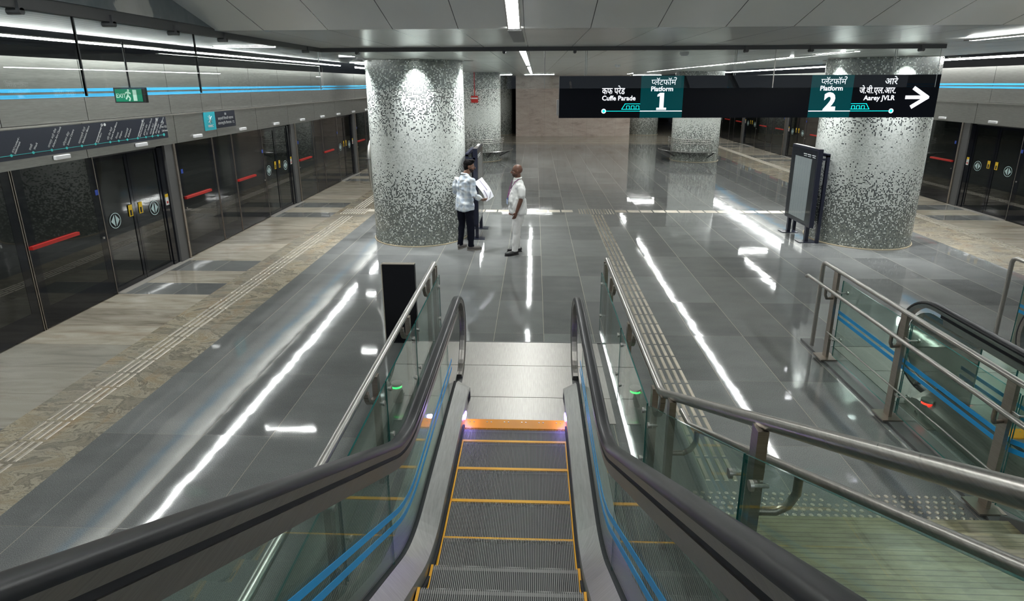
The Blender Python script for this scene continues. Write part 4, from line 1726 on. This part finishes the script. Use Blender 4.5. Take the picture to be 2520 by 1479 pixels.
        mb.prism(poly, 'x', cx + s * .845 - .005, cx + s * .845 + .005)
        part(mb, 'side_cladding', [STEEL], t)
    return t


escalator(-.175, 'escalator descending from the camera between black handrails to the hall floor', 'near', GRN)
escalator(4.68, 'second escalator beyond the stairs, mostly cut off at the right edge', 'far', REDL)

# small light beside the violet comb lamps
for x in (-.62, .27):
    d = bpy.data.lights.new('comb_glow', 'POINT')
    d.energy = 1.1
    d.color = (.35, .25, 1)
    d.shadow_soft_size = .02
    o = bpy.data.objects.new('comb_glow', d)
    C.objects.link(o)
    o.location = (x, 4.93, .10)

# signal posts by the escalators
for x, y, mm, lb in ((1.04, 5.36, GRN, 'short glass signal post with green light, right of the near escalator'), (-1.42, 5.38, GRN, 'short glass signal post with green light, left of the near escalator'),
                     (3.86, 5.22, REDL, 'short signal post with red light beside the far escalator')):
    t = T('signal_post', lb, 'signal post', (x, y, 0))
    yy = y
    mb = B()
    mb.cyl((x, yy, 0), (x, yy, .16), .058, 20)
    part(mb, 'post_body', [STEELB], t, smooth=40)
    mb = B()
    mb.cyl((x, yy, .16), (x, yy, .18), .05, 20)
    part(mb, 'light_ring', [mm], t, smooth=40)
    mb = B()
    mb.cyl((x, yy, .18), (x, yy, .205), .058, 20)
    part(mb, 'post_cap', [STEELB], t, smooth=40)

# ------------------------------------------------------------------ stairs
t = T('staircase', 'broad yellowish granite staircase rising towards the camera right of the escalator', 'stairs', (2.2, 3.63, 0))
for k in range(14):
    mb = B()
    y = 3.63 - .3 * k
    mb.box(1.03, 3.42, y - .32, y, .15 * k + .115, .15 * (k + 1), 0)
    mb.box(1.05, 3.40, y - .30, y - .02, .15 * k - .03, .15 * k + .115, 0)
    part(mb, 'step', [STAIR], t)
for x in (1.0, 3.42):
    mb = B()
    mb.prism([(3.70, 0), (3.70, .14), (-.7, 2.36), (-.7, 1.9), (3.0, 0)], 'x', x, x + .03)
    part(mb, 'stringer', [CURB], t)

# stone kerbs along the railings
mb = B()
mb.box(3.43, 3.70, 3.75, 7.0, 0, .03)
struct(mb.build('trim_2', CURB), 'dark stone kerb under the right railing')


# ------------------------------------------------------------------ railings
def hook(x, y, ztube, zb, dy, th=.016, wd=.05):
    """flat bent bracket from under the tube back to the post, in the plane of the rail"""
    mb = B()
    pts = []
    n = 8
    for i in range(n + 1):
        a = pi * .5 * i / n
        pts.append((y - dy * cos(a) * 1.0, zb + (ztube - zb) * (1 - sin(a))))
    for (a, b) in zip(pts, pts[1:]):
        mb.beam((x, a[0], a[1]), (x, b[0], b[1]), .035, .035)
    return mb


def railing_a(x, label, ytop, end, glassx, posts, panes, slope_from=None):
    t = T('glass_railing', label, 'railing', (x, end, 0))

    def zt(y):
        return 1.0 + (.5 * (slope_from - y) if slope_from and y < slope_from else 0)
    mb = B()
    pts = [(x, end, zt(end))]
    if slope_from:
        pts += [(x, slope_from + .05, 1.0), (x, slope_from - .03, 1.02)]
    pts += [(x, ytop, zt(ytop))]
    mb.tube(pts, .031, 16)
    part(mb, 'top_rail', [STEELB if not slope_from else STEEL], t, smooth=50)
    px = x + (.02 if glassx > x else -.02)
    for i, y in enumerate(posts):
        mb = B()
        zb = 0.0 if not slope_from or y > 3.7 else .5 * (3.63 - y) - .2
        mb.box(px - .022, px + .022, y - .032, y + .032, zb, zt(y) - .02)
        po = part(mb, 'post', [STEELP], t)
        if not (slope_from and y < 3.7):
            part(hook(px, y - .02, zt(y - .30) - .03, zt(y) - .20, .24), 'bracket', [STEELP], po)
    if True:
        mb = B()
        for d in (0, .10):
            mb.box(px - .022, px + .022, end - .05 - d, end - .01 - d, 0, .985)
        part(mb, 'end_post', [STEELP], t)
    for (a, b) in panes:
        mb = B()
        za, zb_ = zt(a) - .14, zt(b) - .14
        fa = .06 + (zt(a) - 1.0)
        fb = .06 + (zt(b) - 1.0)
        mb.prism([(a, fa), (b, fb), (b, zb_), (a, za)], 'x', glassx - .006, glassx + .006, 0, 1)
        gp = part(mb, 'glass_pane', [GLR, GLE], t)
        for yy, dz in ((a + .10, .12), (a + .10, .55), (b - .10, .12), (b - .10, .55)):
            zz = zt(yy) - .14 - dz
            mb = B()
            d = 1 if glassx > x else -1
            mb.cyl((px, yy, zz), (glassx + d * .012, yy, zz), .009, 8)
            mb.cyl((glassx + d * .006, yy, zz), (glassx + d * .02, yy, zz), .022, 12)
            part(mb, 'glass_bolt', [STEELB], gp, smooth=40)
    return t, zt


railing_a(-1.27, 'steel tube railing with glass panes left of the near escalator', -.6, 6.98, -1.205, [6.45, 5.30, 4.10, 2.95, 1.80, .65],
          [(5.43, 6.95), (4.22, 5.40), (3.03, 4.19), (1.85, 3.00), (.65, 1.82)])
t, zt = railing_a(.94, 'steel tube railing with glass panes between the near escalator and the stairs', -.6, 7.2, .865, [6.55, 5.20, 3.98, 3.47, 2.10],
                  [(5.35, 7.1), (3.95, 5.32), (2.09, 3.92), (.2, 2.07)], slope_from=3.85)
mb = B()
pts = [(1.10, 3.85, .86)] + [(1.10, y, .88 + .5 * (3.63 - y)) for y in (3.63, 2, 0, -.6)]
mb.tube(pts, .023, 14)
part(mb, 'stair_handrail', [STEEL], t, smooth=50)
for y in (3.47, 2.10):
    mb = B()
    zz = .88 + .5 * (3.63 - y)
    P_ = [(1.10, y, zz - .02), (1.10, y, zz - .10), (1.07, y, zz - .16), (1.02, y, zz - .19), (.93, y, zz - .19)]
    mb.tube(P_, .018, 10)
    part(mb, 'handrail_bracket', [STEELP], t, smooth=50)


def railing_b(x, s, label, end, posts, low=True):
    """post and tube railing with glass infill; s: side of the glass"""
    t = T('post_railing', label, 'railing', (x, end, 0))
    mb = B()
    pts = [(x, end, 0), (x, end, 1.06), (x, end - .02, 1.10), (x, end - .06, 1.12), (x, 3.4, 1.12), (x, -.5, 1.12 + 1.95)]
    mb.tube(pts, .025, 14)
    part(mb, 'top_rail', [STEEL], t, smooth=50)
    mb = B()
    mb.cyl((x, end, 0), (x, end, .012), .05, 18)
    part(mb, 'floor_flange', [STEEL], t, smooth=40)
    gx = x + s * .075
    for y in posts:
        up_ = .5 * max(0, 3.4 - y)
        mb = B()
        mb.box(x - .016, x + .016, y - .042, y + .042, up_, 1.10 + up_)
        po = part(mb, 'post', [STEELP], t)
        if up_ == 0:
            mb = B()
            mb.box(x - .10, x + .10, y - .10, y + .10, .028, .045)
            part(mb, 'base_plate', [STEELP], po)
        for zz in (.30, .88):
            mb = B()
            mb.cyl((x, y - .10, zz + up_), (gx + s * .02, y - .10, zz + up_), .008, 8)
            mb.cyl((gx + s * .006, y - .10, zz + up_), (gx + s * .022, y - .10, zz + up_), .02, 12)
            mb.box(x - .006, x + .006, y - .11, y, zz - .01 + up_, zz + .01 + up_)
            part(mb, 'glass_bolt', [STEELB], po, smooth=40)
        if low:
            mb = B()
            xl = x - s * .13
            mb.tube([(xl, y - .05, .91 + up_), (xl, y - .05, .84 + up_), (xl + s * .03, y - .03, .79 + up_), (x - s * .02, y, .78 + up_)], .016, 10)
            part(mb, 'handrail_bracket', [STEELP], po, smooth=50)
    if low:
        mb = B()
        xl = x - s * .13
        mb.tube([(xl, end + .10, .90), (xl, end + .06, .925), (xl, 3.4, .925), (xl, -.5, .925 + 1.95)], .021, 12)
        part(mb, 'lower_handrail', [STEEL], t, smooth=50)
    mb = B()
    mb.tube([(x - s * .02, posts[0], .36), (x - s * .02, 3.4, .36), (x - s * .02, posts[-1], .36 + .5 * (3.4 - posts[-1]))], .009, 8)
    part(mb, 'thin_rod', [STEEL], t, smooth=50)
    for a, b in zip(posts[1:], posts):
        ua, ub = .5 * max(0, 3.4 - a), .5 * max(0, 3.4 - b)
        mb = B()
        mb.prism([(a + .01, .06 + ua), (b - .01, .06 + ub), (b - .01, 1.0 + ub), (a + .01, 1.0 + ua)], 'x', gx - .006, gx + .006, 0, 1)
        gp = part(mb, 'glass_pane', [GLR, GLE], t)
        for z0 in (.53, .60):
            mb = B()
            mb.prism([(a + .01, z0 + ua), (b - .01, z0 + ub), (b - .01, z0 + .04 + ub), (a + .01, z0 + .04 + ua)], 'x', gx - s * .0065 - .001, gx - s * .0065 + .001)
            part(mb, 'blue_stripe', [BLUE], gp, label='bright blue stripe')
    return t


railing_b(3.48, 1, 'steel post railing with blue striped glass between the stairs and the far escalator', 6.80, [6.46, 5.19, 3.92, 2.6, 1.3])
railing_b(5.87, -1, 'steel post railing beyond the far escalator at the right edge', 7.04, [6.72, 5.4, 4.1, 2.8], low=False)

# ------------------------------------------------------------------ black display panel
t = T('display_panel', 'tall black display panel standing on the floor behind the left railing', 'display', (-1.68, 6.78, 0))
mb = B()
mb.box(-1.88, -1.475, 6.76, 6.82, .0, 1.055)
part(mb, 'panel_case', [BLK], t)
mb = B()
mb.box(-1.872, -1.483, 6.752, 6.76, .02, 1.045)
part(mb, 'black_screen', [mat('glossy black screen', (.002, .002, .004), .12)], t)
mb = B()
mb.box(-1.892, -1.88, 6.75, 6.82, 0, 1.055)
mb.box(-1.88, -1.475, 6.755, 6.82, 1.055, 1.062)
part(mb, 'edge_trim', [mat('beige plastic trim', (.45, .40, .33), .5)], t)

# ------------------------------------------------------------------ people
SK1 = m_skin('brown skin', (0.17, 0.085, 0.055))
SK2 = m_skin('dark brown skin', (0.125, 0.055, 0.035))
HAIR = mat('black hair', (0.006, 0.005, 0.005), 0.85, spec=0.12)
STUB = mat('short dark stubble', (0.022, 0.014, 0.011), 0.8, spec=0.2)
PLAID = m_plaid()
WPOLO = m_cloth('white polo cotton', (0.72, 0.72, 0.70))
WTROU = m_cloth('off white trouser cotton', (0.66, 0.65, 0.63), 0.45)
NAVY = m_cloth('navy black trouser cloth', (0.007, 0.008, 0.015), 0.3)
NAVY.node_tree.nodes['Principled BSDF'].inputs['Specular IOR Level'].default_value = 0.1
SHOEG = mat('grey suede sneaker', (0.11, 0.10, 0.095), 0.8)
SHOEK = mat('black leather shoe', (0.012, 0.011, 0.012), 0.35)
SOLE = mat('pale rubber sole', (0.20, 0.18, 0.16), 0.7)
PURP = mat('purple lanyard', (0.22, 0.02, 0.16), 0.6)
EYEW = mat('eye white', (0.7, 0.68, 0.65), 0.3)


def blob(mb, name, mats, parent, voxel=.008, smooth=2, label=None, fold=0.0):
    """fuses the overlapping volumes into one continuous surface"""
    o = mb.build(name, mats, None)
    m = o.modifiers.new('fuse', 'REMESH')
    m.mode = 'VOXEL'
    m.voxel_size = voxel
    m2 = o.modifiers.new('relax', 'SMOOTH')
    m2.factor = .5
    m2.iterations = smooth * 3
    if fold:
        tx = bpy.data.textures.new('cloth_folds', 'MARBLE')
        tx.noise_scale = .22
        tx.turbulence = 9
        tx.marble_type = 'SOFT'
        m3 = o.modifiers.new('folds', 'DISPLACE')
        m3.texture = tx
        m3.strength = fold
        m3.mid_level = .5
    dg = bpy.context.evaluated_depsgraph_get()
    me = bpy.data.meshes.new_from_object(o.evaluated_get(dg))
    o.modifiers.clear()
    old = o.data
    o.data = me
    bpy.data.meshes.remove(old)
    me.materials.clear()
    for mm in (mats if isinstance(mats, (list, tuple)) else [mats]):
        me.materials.append(mm)
    me.polygons.foreach_set('use_smooth', [True] * len(me.polygons))
    o.parent = parent
    OFF[o.name] = Vector((0, 0, 0))
    if label:
        o['label'] = label
    return o


def limb(mb, pr, n=14):
    """tapered chain of (point, radius)"""
    mb.tube([p for p, _ in pr], 0, n, 0, True, [r for _, r in pr])
    for p, r in pr:
        mb.ell(p, (r, r, r), n, 8)


def hand(mb, wrist, d, palm_n, curl, s=1.0):
    """d: direction of the fingers, palm_n: normal out of the palm, curl in radians per joint"""
    w_ = Vector(wrist)
    d = Vector(d).normalized()
    pn = Vector(palm_n)
    pn = (pn - d * pn.dot(d)).normalized()
    sd = d.cross(pn).normalized() * s
    R = Matrix((sd * s, pn, d)).transposed()
    mb.ell(w_ + d * .045, (.040, .017, .052), 14, 8, R)
    for i, (off, L) in enumerate(((-.029, .066), (-.010, .076), (.010, .072), (.028, .058))):
        p = w_ + d * .085 + sd * s * off
        pts = [(p - d * .02, .0095), (p, .009)]
        a = curl * .5
        for j in range(3):
            q = d * cos(a) + pn * sin(a) + sd * s * off * 1.5
            p = p + q.normalized() * L * (.45, .30, .25)[j]
            pts.append((p, (.0088, .0080, .0068)[j]))
            a += curl
        limb(mb, pts, 8)
    p = w_ + d * .025 - sd * s * .028
    q1 = (d * .75 - sd * s * .65 + pn * .25).normalized()
    q2 = (d * .95 - sd * s * .2 + pn * .35).normalized()
    limb(mb, [(p, .013), (p + q1 * .035, .011), (p + q1 * .035 + q2 * .032, .0085)], 8)


def head(mb, c, yaw, tilt=0.0):
    """skull, jaw, nose, ears, lips; looks along +y rotated by yaw"""
    R = Matrix.Rotation(yaw, 3, 'Z') @ Matrix.Rotation(tilt, 3, 'X')

    def P(x, y, z):
        return Vector(c) + R @ Vector((x, y, z))
    mb.ell(P(0, -.012, .030), (.076, .098, .092), 24, 16, R)
    mb.ell(P(0, .028, -.030), (.062, .066, .085), 20, 12, R)
    mb.ell(P(0, .045, -.078), (.040, .040, .034), 16, 10, R)
    mb.ell(P(0, .070, .028), (.050, .018, .014), 14, 8, R)
    limb(mb, [(P(0, .086, .015), .010), (P(0, .112, -.022), .015)], 10)
    for s_ in (-1, 1):
        mb.ell(P(s_ * .012, .098, -.028), (.010, .010, .008), 10, 6, R)
        mb.ell(P(s_ * .078, -.004, -.005), (.010, .020, .032), 12, 8, R)
        mb.ell(P(s_ * .044, .062, -.025), (.022, .020, .024), 12, 8, R)
    mb.ell(P(0, .088, -.052), (.024, .012, .007), 12, 6, R)
    mb.ell(P(0, .086, -.063), (.021, .012, .007), 12, 6, R)
    return P, R


def eyes(P, R, parent, glasses=False):
    for s_ in (-1, 1):
        mb = B()
        mb.ell(P(s_ * .030, .076, .004), (.012, .008, .005), 12, 8, R)
        e = part(mb, 'eye', [EYEW], parent, smooth=60)
        mb = B()
        mb.ell(P(s_ * .030, .0815, .004), (.005, .0035, .0045), 10, 6, R)
        part(mb, 'iris', [BLK], e, smooth=60)
        mb = B()
        mb.ell(P(s_ * .031, .086, .024), (.019, .005, .004), 10, 6, R)
        part(mb, 'eyebrow', [HAIR], parent, smooth=60)
    if glasses:
        mb = B()
        for s_ in (-1, 1):
            mb.tube([P(s_ * .032 + .026 * cos(2 * pi * i / 16), .103, .002 + .019 * sin(2 * pi * i / 16)) for i in range(17)], .0022, 6, caps=False)
            mb.tube([P(s_ * .058, .102, .006), P(s_ * .082, .05, .008), P(s_ * .084, -.01, .004)], .0022, 6)
        mb.tube([P(-.008, .104, .004), P(.008, .104, .004)], .0022, 6)
        part(mb, 'glasses', [BLK], parent, smooth=60)


def shoe(mb, sole, x, y, ang, L=.285):
    R = Matrix.Rotation(ang, 3, 'Z')

    def Q(a, b, z):
        v = R @ Vector((a, b, 0))
        return (x + v.x, y + v.y, z)
    mb.ell(Q(0, .105, .042), (.050, .110, .040), 16, 10, R)
    mb.ell(Q(0, -.01, .055), (.040, .075, .055), 16, 10, R)
    mb.ell(Q(0, -.02, .085), (.040, .048, .035), 16, 10, R)
    n = 24
    pl = []
    for i in range(n):
        a = 2 * pi * i / n
        wdt = .050 if sin(a) > 0 else .040
        pl.append(Q(wdt * cos(a), .065 + .150 * sin(a), 0))
    sole.prism([(p[0], p[1]) for p in pl], 'z', 0.0, .024)


def person(label, loc, rz, skin, hs, arms, feet, headyaw, headtilt, outfit):
    t = T('person', label, 'person', loc, rz)
    k = hs / 1.75
    Zs = lambda z: z * k
    lean = outfit.get('lean', 0)
    belly = outfit.get('belly', 0)
    body = B()
    # torso, neck, legs of the body itself
    hx, hy = outfit.get('headoff', (0, 0))
    limb(body, [((0, 0, Zs(.95)), .10), ((0, .0, Zs(1.10)), .095), ((0, 0, Zs(1.30)), .095), ((0, .005, Zs(1.41)), .075), ((hx * .3, .008 + hy * .3, Zs(1.50)), .060), ((hx * .9, .01 + hy * .9, Zs(1.57)), .056)])
    P, R = head(body, (hx, .025 + hy, Zs(1.64)), headyaw, headtilt)
    for s_, (fx, fy, fa, kx, ky) in zip((-1, 1), feet):
        limb(body, [((s_ * .09, 0, Zs(.93)), .075), ((kx, ky, Zs(.50)), .05), ((fx, fy, Zs(.09)), .035)])
    for s_, a in zip((-1, 1), arms):
        sh, el, wr = a['sh'], a['el'], a['wr']
        mid = [(e + w_) / 2 for e, w_ in zip(el, wr)]
        sb = (sh[0] * .95, sh[1], sh[2] - .045)
        limb(body, [((s_ * .10, 0, Zs(1.34)), .045), (sb, .042), (el, .041), (tuple(el[i] * .6 + wr[i] * .4 for i in range(3)), .040), (wr, .027)])
        dd = Vector(wr) - Vector(el)
        if a.get('hd'):
            dd = Vector(a['hd'])
        hand(body, wr, dd, a['pn'], a['curl'], a.get('s', 1))
    bo = blob(body, 'body', [skin], t, .0055, 1)
    eyes(P, R, t, outfit.get('glasses'))
    # trousers
    tr = B()
    tr.ell((0, 0, Zs(.92)), (.168, .115, .11), 24, 14)
    for s_, (fx, fy, fa, kx, ky) in zip((-1, 1), feet):
        limb(tr, [((s_ * .088, -.005, Zs(.90)), .102), ((s_ * .5 * (.088 + abs(kx)) if True else 0, (ky) * .5, Zs(.70)), .088), ((kx, ky, Zs(.48)), .070), ((kx * .5 + fx * .5, ky * .5 + fy * .5, Zs(.28)), .066), ((fx, fy - .005, Zs(.115)), .064)])
        tr.tube([(fx, fy - .005, Zs(.14)), (fx, fy, Zs(.075))], 0, 18, 0, True, [.064, .066])
    blob(tr, 'trousers', [outfit['trousers']], t, .009, 2, fold=.018)
    # shirt
    st = B()
    hem = outfit['hem']
    prof = [(hem, .205, .152, -.004), (hem + .12, .200, .148, .0), (1.05, .186, .136, .004), (1.15, .184, .132, .006), (1.27, .190, .130, 0), (1.345, .186, .122, -.004), (1.405, .160, .104, -.006), (1.45, .115, .086, -.004), (1.50, .078, .074, 0)]
    n = 28
    vs, fs = [], []
    for z, rx, ry, oy in prof:
        bl = belly * math.exp(-((z - 1.08) / .17) ** 2)
        for j in range(n):
            a = 2 * pi * j / n
            yy = ry * sin(a)
            if yy > 0:
                yy += bl * sin(a)
            wob = 1 + .02 * sin(5 * a + z * 23)
            vs.append((rx * cos(a) * wob, (yy + oy) * wob, Zs(z)))
    for i in range(len(prof) - 1):
        for j in range(n):
            fs.append((i * n + j, i * n + (j + 1) % n, (i + 1) * n + (j + 1) % n, (i + 1) * n + j))
    fs.append(tuple(reversed(range(n))))
    fs.append(tuple(range((len(prof) - 1) * n, len(prof) * n)))
    st.add(vs, fs)
    for s_, a in zip((-1, 1), arms):
        sh, el, wr = a['sh'], a['el'], a['wr']
        ch = [((s_ * .10, -.003, Zs(1.365)), .078), ((sh[0] * .92, sh[1], sh[2] - .02), .068), ((sh[0] * 1.02, sh[1], sh[2] - .07), .068)]
        if outfit['sleeve'] == 'long':
            ch += [(el, .058), (tuple(el[i] * .45 + wr[i] * .55 for i in range(3)), .052), (tuple(el[i] * .12 + wr[i] * .88 for i in range(3)), .042)]
        else:
            ch += [(tuple(sh[i] * .5 + el[i] * .5 for i in range(3)), .066), (tuple(sh[i] * .28 + el[i] * .72 for i in range(3)), .069)]
        limb(st, ch, 18)
    so = blob(st, 'shirt', [outfit['shirt']], t, .008, 2, fold=.034)
    # collar
    mb = B()
    pts = [(.066 * cos(2 * pi * i / 20), .008 + .064 * sin(2 * pi * i / 20), Zs(1.505) + .008 * -sin(2 * pi * i / 20)) for i in range(21)]
    mb.tube(pts, .016, 8, caps=False)
    for s_ in (-1, 1):
        mb.add([(s_ * .010, .085, Zs(1.492)), (s_ * .066, .035, Zs(1.515)), (s_ * .085, .062, Zs(1.465)), (s_ * .035, .110, Zs(1.445))], [(0, 1, 2, 3)])
    part(mb, 'collar', [outfit['shirt']], t, smooth=60)
    # shoes
    for s_, (fx, fy, fa, kx, ky) in zip((-1, 1), feet):
        up_, sl_ = B(), B()
        shoe(up_, sl_, fx, fy, fa)
        u = blob(up_, 'shoe', [outfit['shoe']], t, .007, 1)
        part(sl_, 'sole', [outfit['sole']], u, smooth=40)
    return t, P, R, Zs, bo


# man in the plaid shirt: back to us, head turned right, papers in his right hand
A_loc = (-1.36, 11.12, 0)
tA, P, R, Zs, bo = person('person standing with back turned in pale plaid shirt and black trousers holding papers', A_loc, radians(-38), SK1, 1.77,
    [dict(sh=(-.215, 0, 1.41), el=(-.30, .03, 1.12), wr=(-.13, .24, 1.03), pn=(.3, 0, .9), curl=.35, s=-1),
     dict(sh=(.215, 0, 1.41), el=(.275, -.03, 1.12), wr=(.285, .19, 1.02), pn=(-.75, .1, .6), curl=.55, s=1, hd=(.15, .95, -.15))],
    [(-.13, -.03, radians(10), -.11, .01), (.12, .02, radians(-35), .11, .03)], radians(-48), radians(-6),
    dict(glasses=True, headoff=(.055, .06), trousers=NAVY, shirt=PLAID, sleeve='long', hem=.80, shoe=SHOEG, sole=SOLE, belly=.02))
hb = B()
hb.ell(P(0, -.022, .055), (.083, .100, .085), 24, 14, R)
hb.ell(P(0, .035, .112), (.062, .058, .036), 20, 10, R)
hb.ell(P(0, -.045, .0), (.080, .068, .085), 20, 12, R)
hb.ell(P(0, -.062, -.045), (.058, .040, .040), 16, 10, R)
rn = random.Random(3)
for i in range(26):
    a, b = rn.uniform(-1, 1), rn.uniform(-.09, .085)
    hb.ell(P(a * .055, b, .115 + rn.uniform(-.012, .014)), (.018, .018, .016), 8, 6, R)
blob(hb, 'hair', [HAIR], tA, .007, 1)
hb = B()
hb.ell(P(0, .026, -.056), (.0655, .0665, .050), 20, 12, R)
hb.ell(P(0, .046, -.082), (.043, .043, .036), 16, 10, R)
hb.ell(P(0, .096, -.043), (.026, .009, .006), 12, 6, R)
blob(hb, 'beard', [STUB], tA, .006, 1)

# sheets of paper held in his right hand
rot = Matrix.Rotation(radians(-38), 3, 'Z')


def AW(p):
    return Vector(A_loc) + rot @ Vector(p)


hc = AW((.335, .30, 1.05))
t = T('paper_sheets', 'large white printed sheets held by the person in the plaid shirt', 'papers', tuple(hc))
ux = Vector((.50, -.05, -.86)).normalized()
uy0 = Vector((.43, .86, .25)).normalized()
un = ux.cross(uy0).normalized()
uy = un.cross(ux).normalized()
cc = Vector((-.99, 11.36, 1.18))


def sheet(mb, c, a, b, n_, off, m=0):
    nx, ny = 8, 4
    vs, fs = [], []
    for th in (0, .0012):
        for j in range(ny + 1):
            for i in range(nx + 1):
                u, v = (i / nx - .5), (j / ny - .5)
                bend = .018 * sin(u * 5 + 1) + .01 * cos(v * 4)
                vs.append(Vector(c) + ux * u * a + uy * v * b + un * (bend + off + th))
    w1 = (nx + 1) * (ny + 1)
    for j in range(ny):
        for i in range(nx):
            q = j * (nx + 1) + i
            fs.append((q, q + nx + 1, q + nx + 2, q + 1))
            fs.append((w1 + q, w1 + q + 1, w1 + q + nx + 2, w1 + q + nx + 1))
    mb.add(vs, fs, m)


for i, (a, b) in enumerate(((.45, .28), (.44, .27))):
    mb = B()
    sheet(mb, cc - un * .006 * i, a, b, un, 0)
    part(mb, 'sheet', [PRW if False else mat('white paper', (.78, .78, .84), .6)], t, fix=False, smooth=60)
mb = B()
for (v0, v1, u0_, u1_) in ((.30, .315, -.45, .45), (-.02, .07, -.45, .10), (-.12, -.10, -.42, -.05), (-.3, -.22, .0, .35)):
    vs, fs = [], []
    N = 12
    for sgn in (1, -1):
        base = len(vs)
        for i in range(N + 1):
            u = u0_ + (u1_ - u0_) * i / N
            for v in (v0, v1):
                bend = .018 * sin(u * 5 + 1) + .01 * cos(v * 4)
                vs.append(cc + ux * u * .45 + uy * v * .28 + un * (bend + (.0022 if sgn > 0 else -.009)))
        for i in range(N):
            fs.append((base + 2 * i, base + 2 * i + 2, base + 2 * i + 3, base + 2 * i + 1))
    mb.add(vs, fs)
part(mb, 'printed_lines', [mat('grey print', (.22, .20, .30), .6)], t, fix=False)
t = T('pen', 'small dark pen in the hand of the person in the plaid shirt', 'pen', tuple(hc + Vector((.03, .02, -.02))))
mb = B()
p = hc + Vector((.03, .02, -.02))
mb.cyl(p, p + Vector((.02, .01, .13)), .004, 8)
part(mb, 'pen_barrel', [BLK], t)

# bald man in white: facing left towards him
B_loc = (-.31, 10.88, 0)
tB, P, R, Zs, bo = person('bald person in white polo shirt and white trousers with purple lanyard facing left', B_loc, radians(108), SK2, 1.72,
    [dict(sh=(-.205, .0, 1.37), el=(-.235, .02, 1.09), wr=(-.225, .10, .87), pn=(.8, .3, 0), curl=.35, s=1),
     dict(sh=(.205, .0, 1.37), el=(.245, -.03, 1.09), wr=(.24, .05, .86), pn=(-.8, .3, 0), curl=.35, s=-1)],
    [(-.10, .10, radians(8), -.10, .05), (.10, -.02, radians(-8), .10, .02)], radians(-12), radians(-3),
    dict(trousers=WTROU, shirt=WPOLO, sleeve='short', hem=.83, shoe=SHOEK, sole=SHOEK, belly=.06))
# near arm is his left one, drawn on the local -x side after the turn
hb = B()
hb.ell(P(0, .031, -.060), (.0615, .0655, .042), 20, 12, R)
hb.ell(P(0, .047, -.081), (.041, .041, .035), 16, 10, R)
blob(hb, 'stubble', [mat('faint chin stubble', (.06, .03, .022), .7)], tB, .006, 1)
mb = B()
for s_ in (-1, 1):
    mb.tube([(s_ * .075, .0, 1.475), (s_ * .085, .085, 1.425), (s_ * .065, .135, 1.34), (s_ * .035, .178, 1.22), (0, .212, 1.11)], .006, 6)
part(mb, 'lanyard', [PURP], tB, smooth=60)
mb = B()
mb.box(-.045, .045, .218, .222, .99, 1.08)
part(mb, 'badge', [mat('pale blue badge card', (.42, .50, .68), .4)], tB, label='pale blue identity card')
mb = B()
mb.box(-.012, .012, .212, .222, 1.08, 1.11)
part(mb, 'badge_clip', [STBLU], tB)
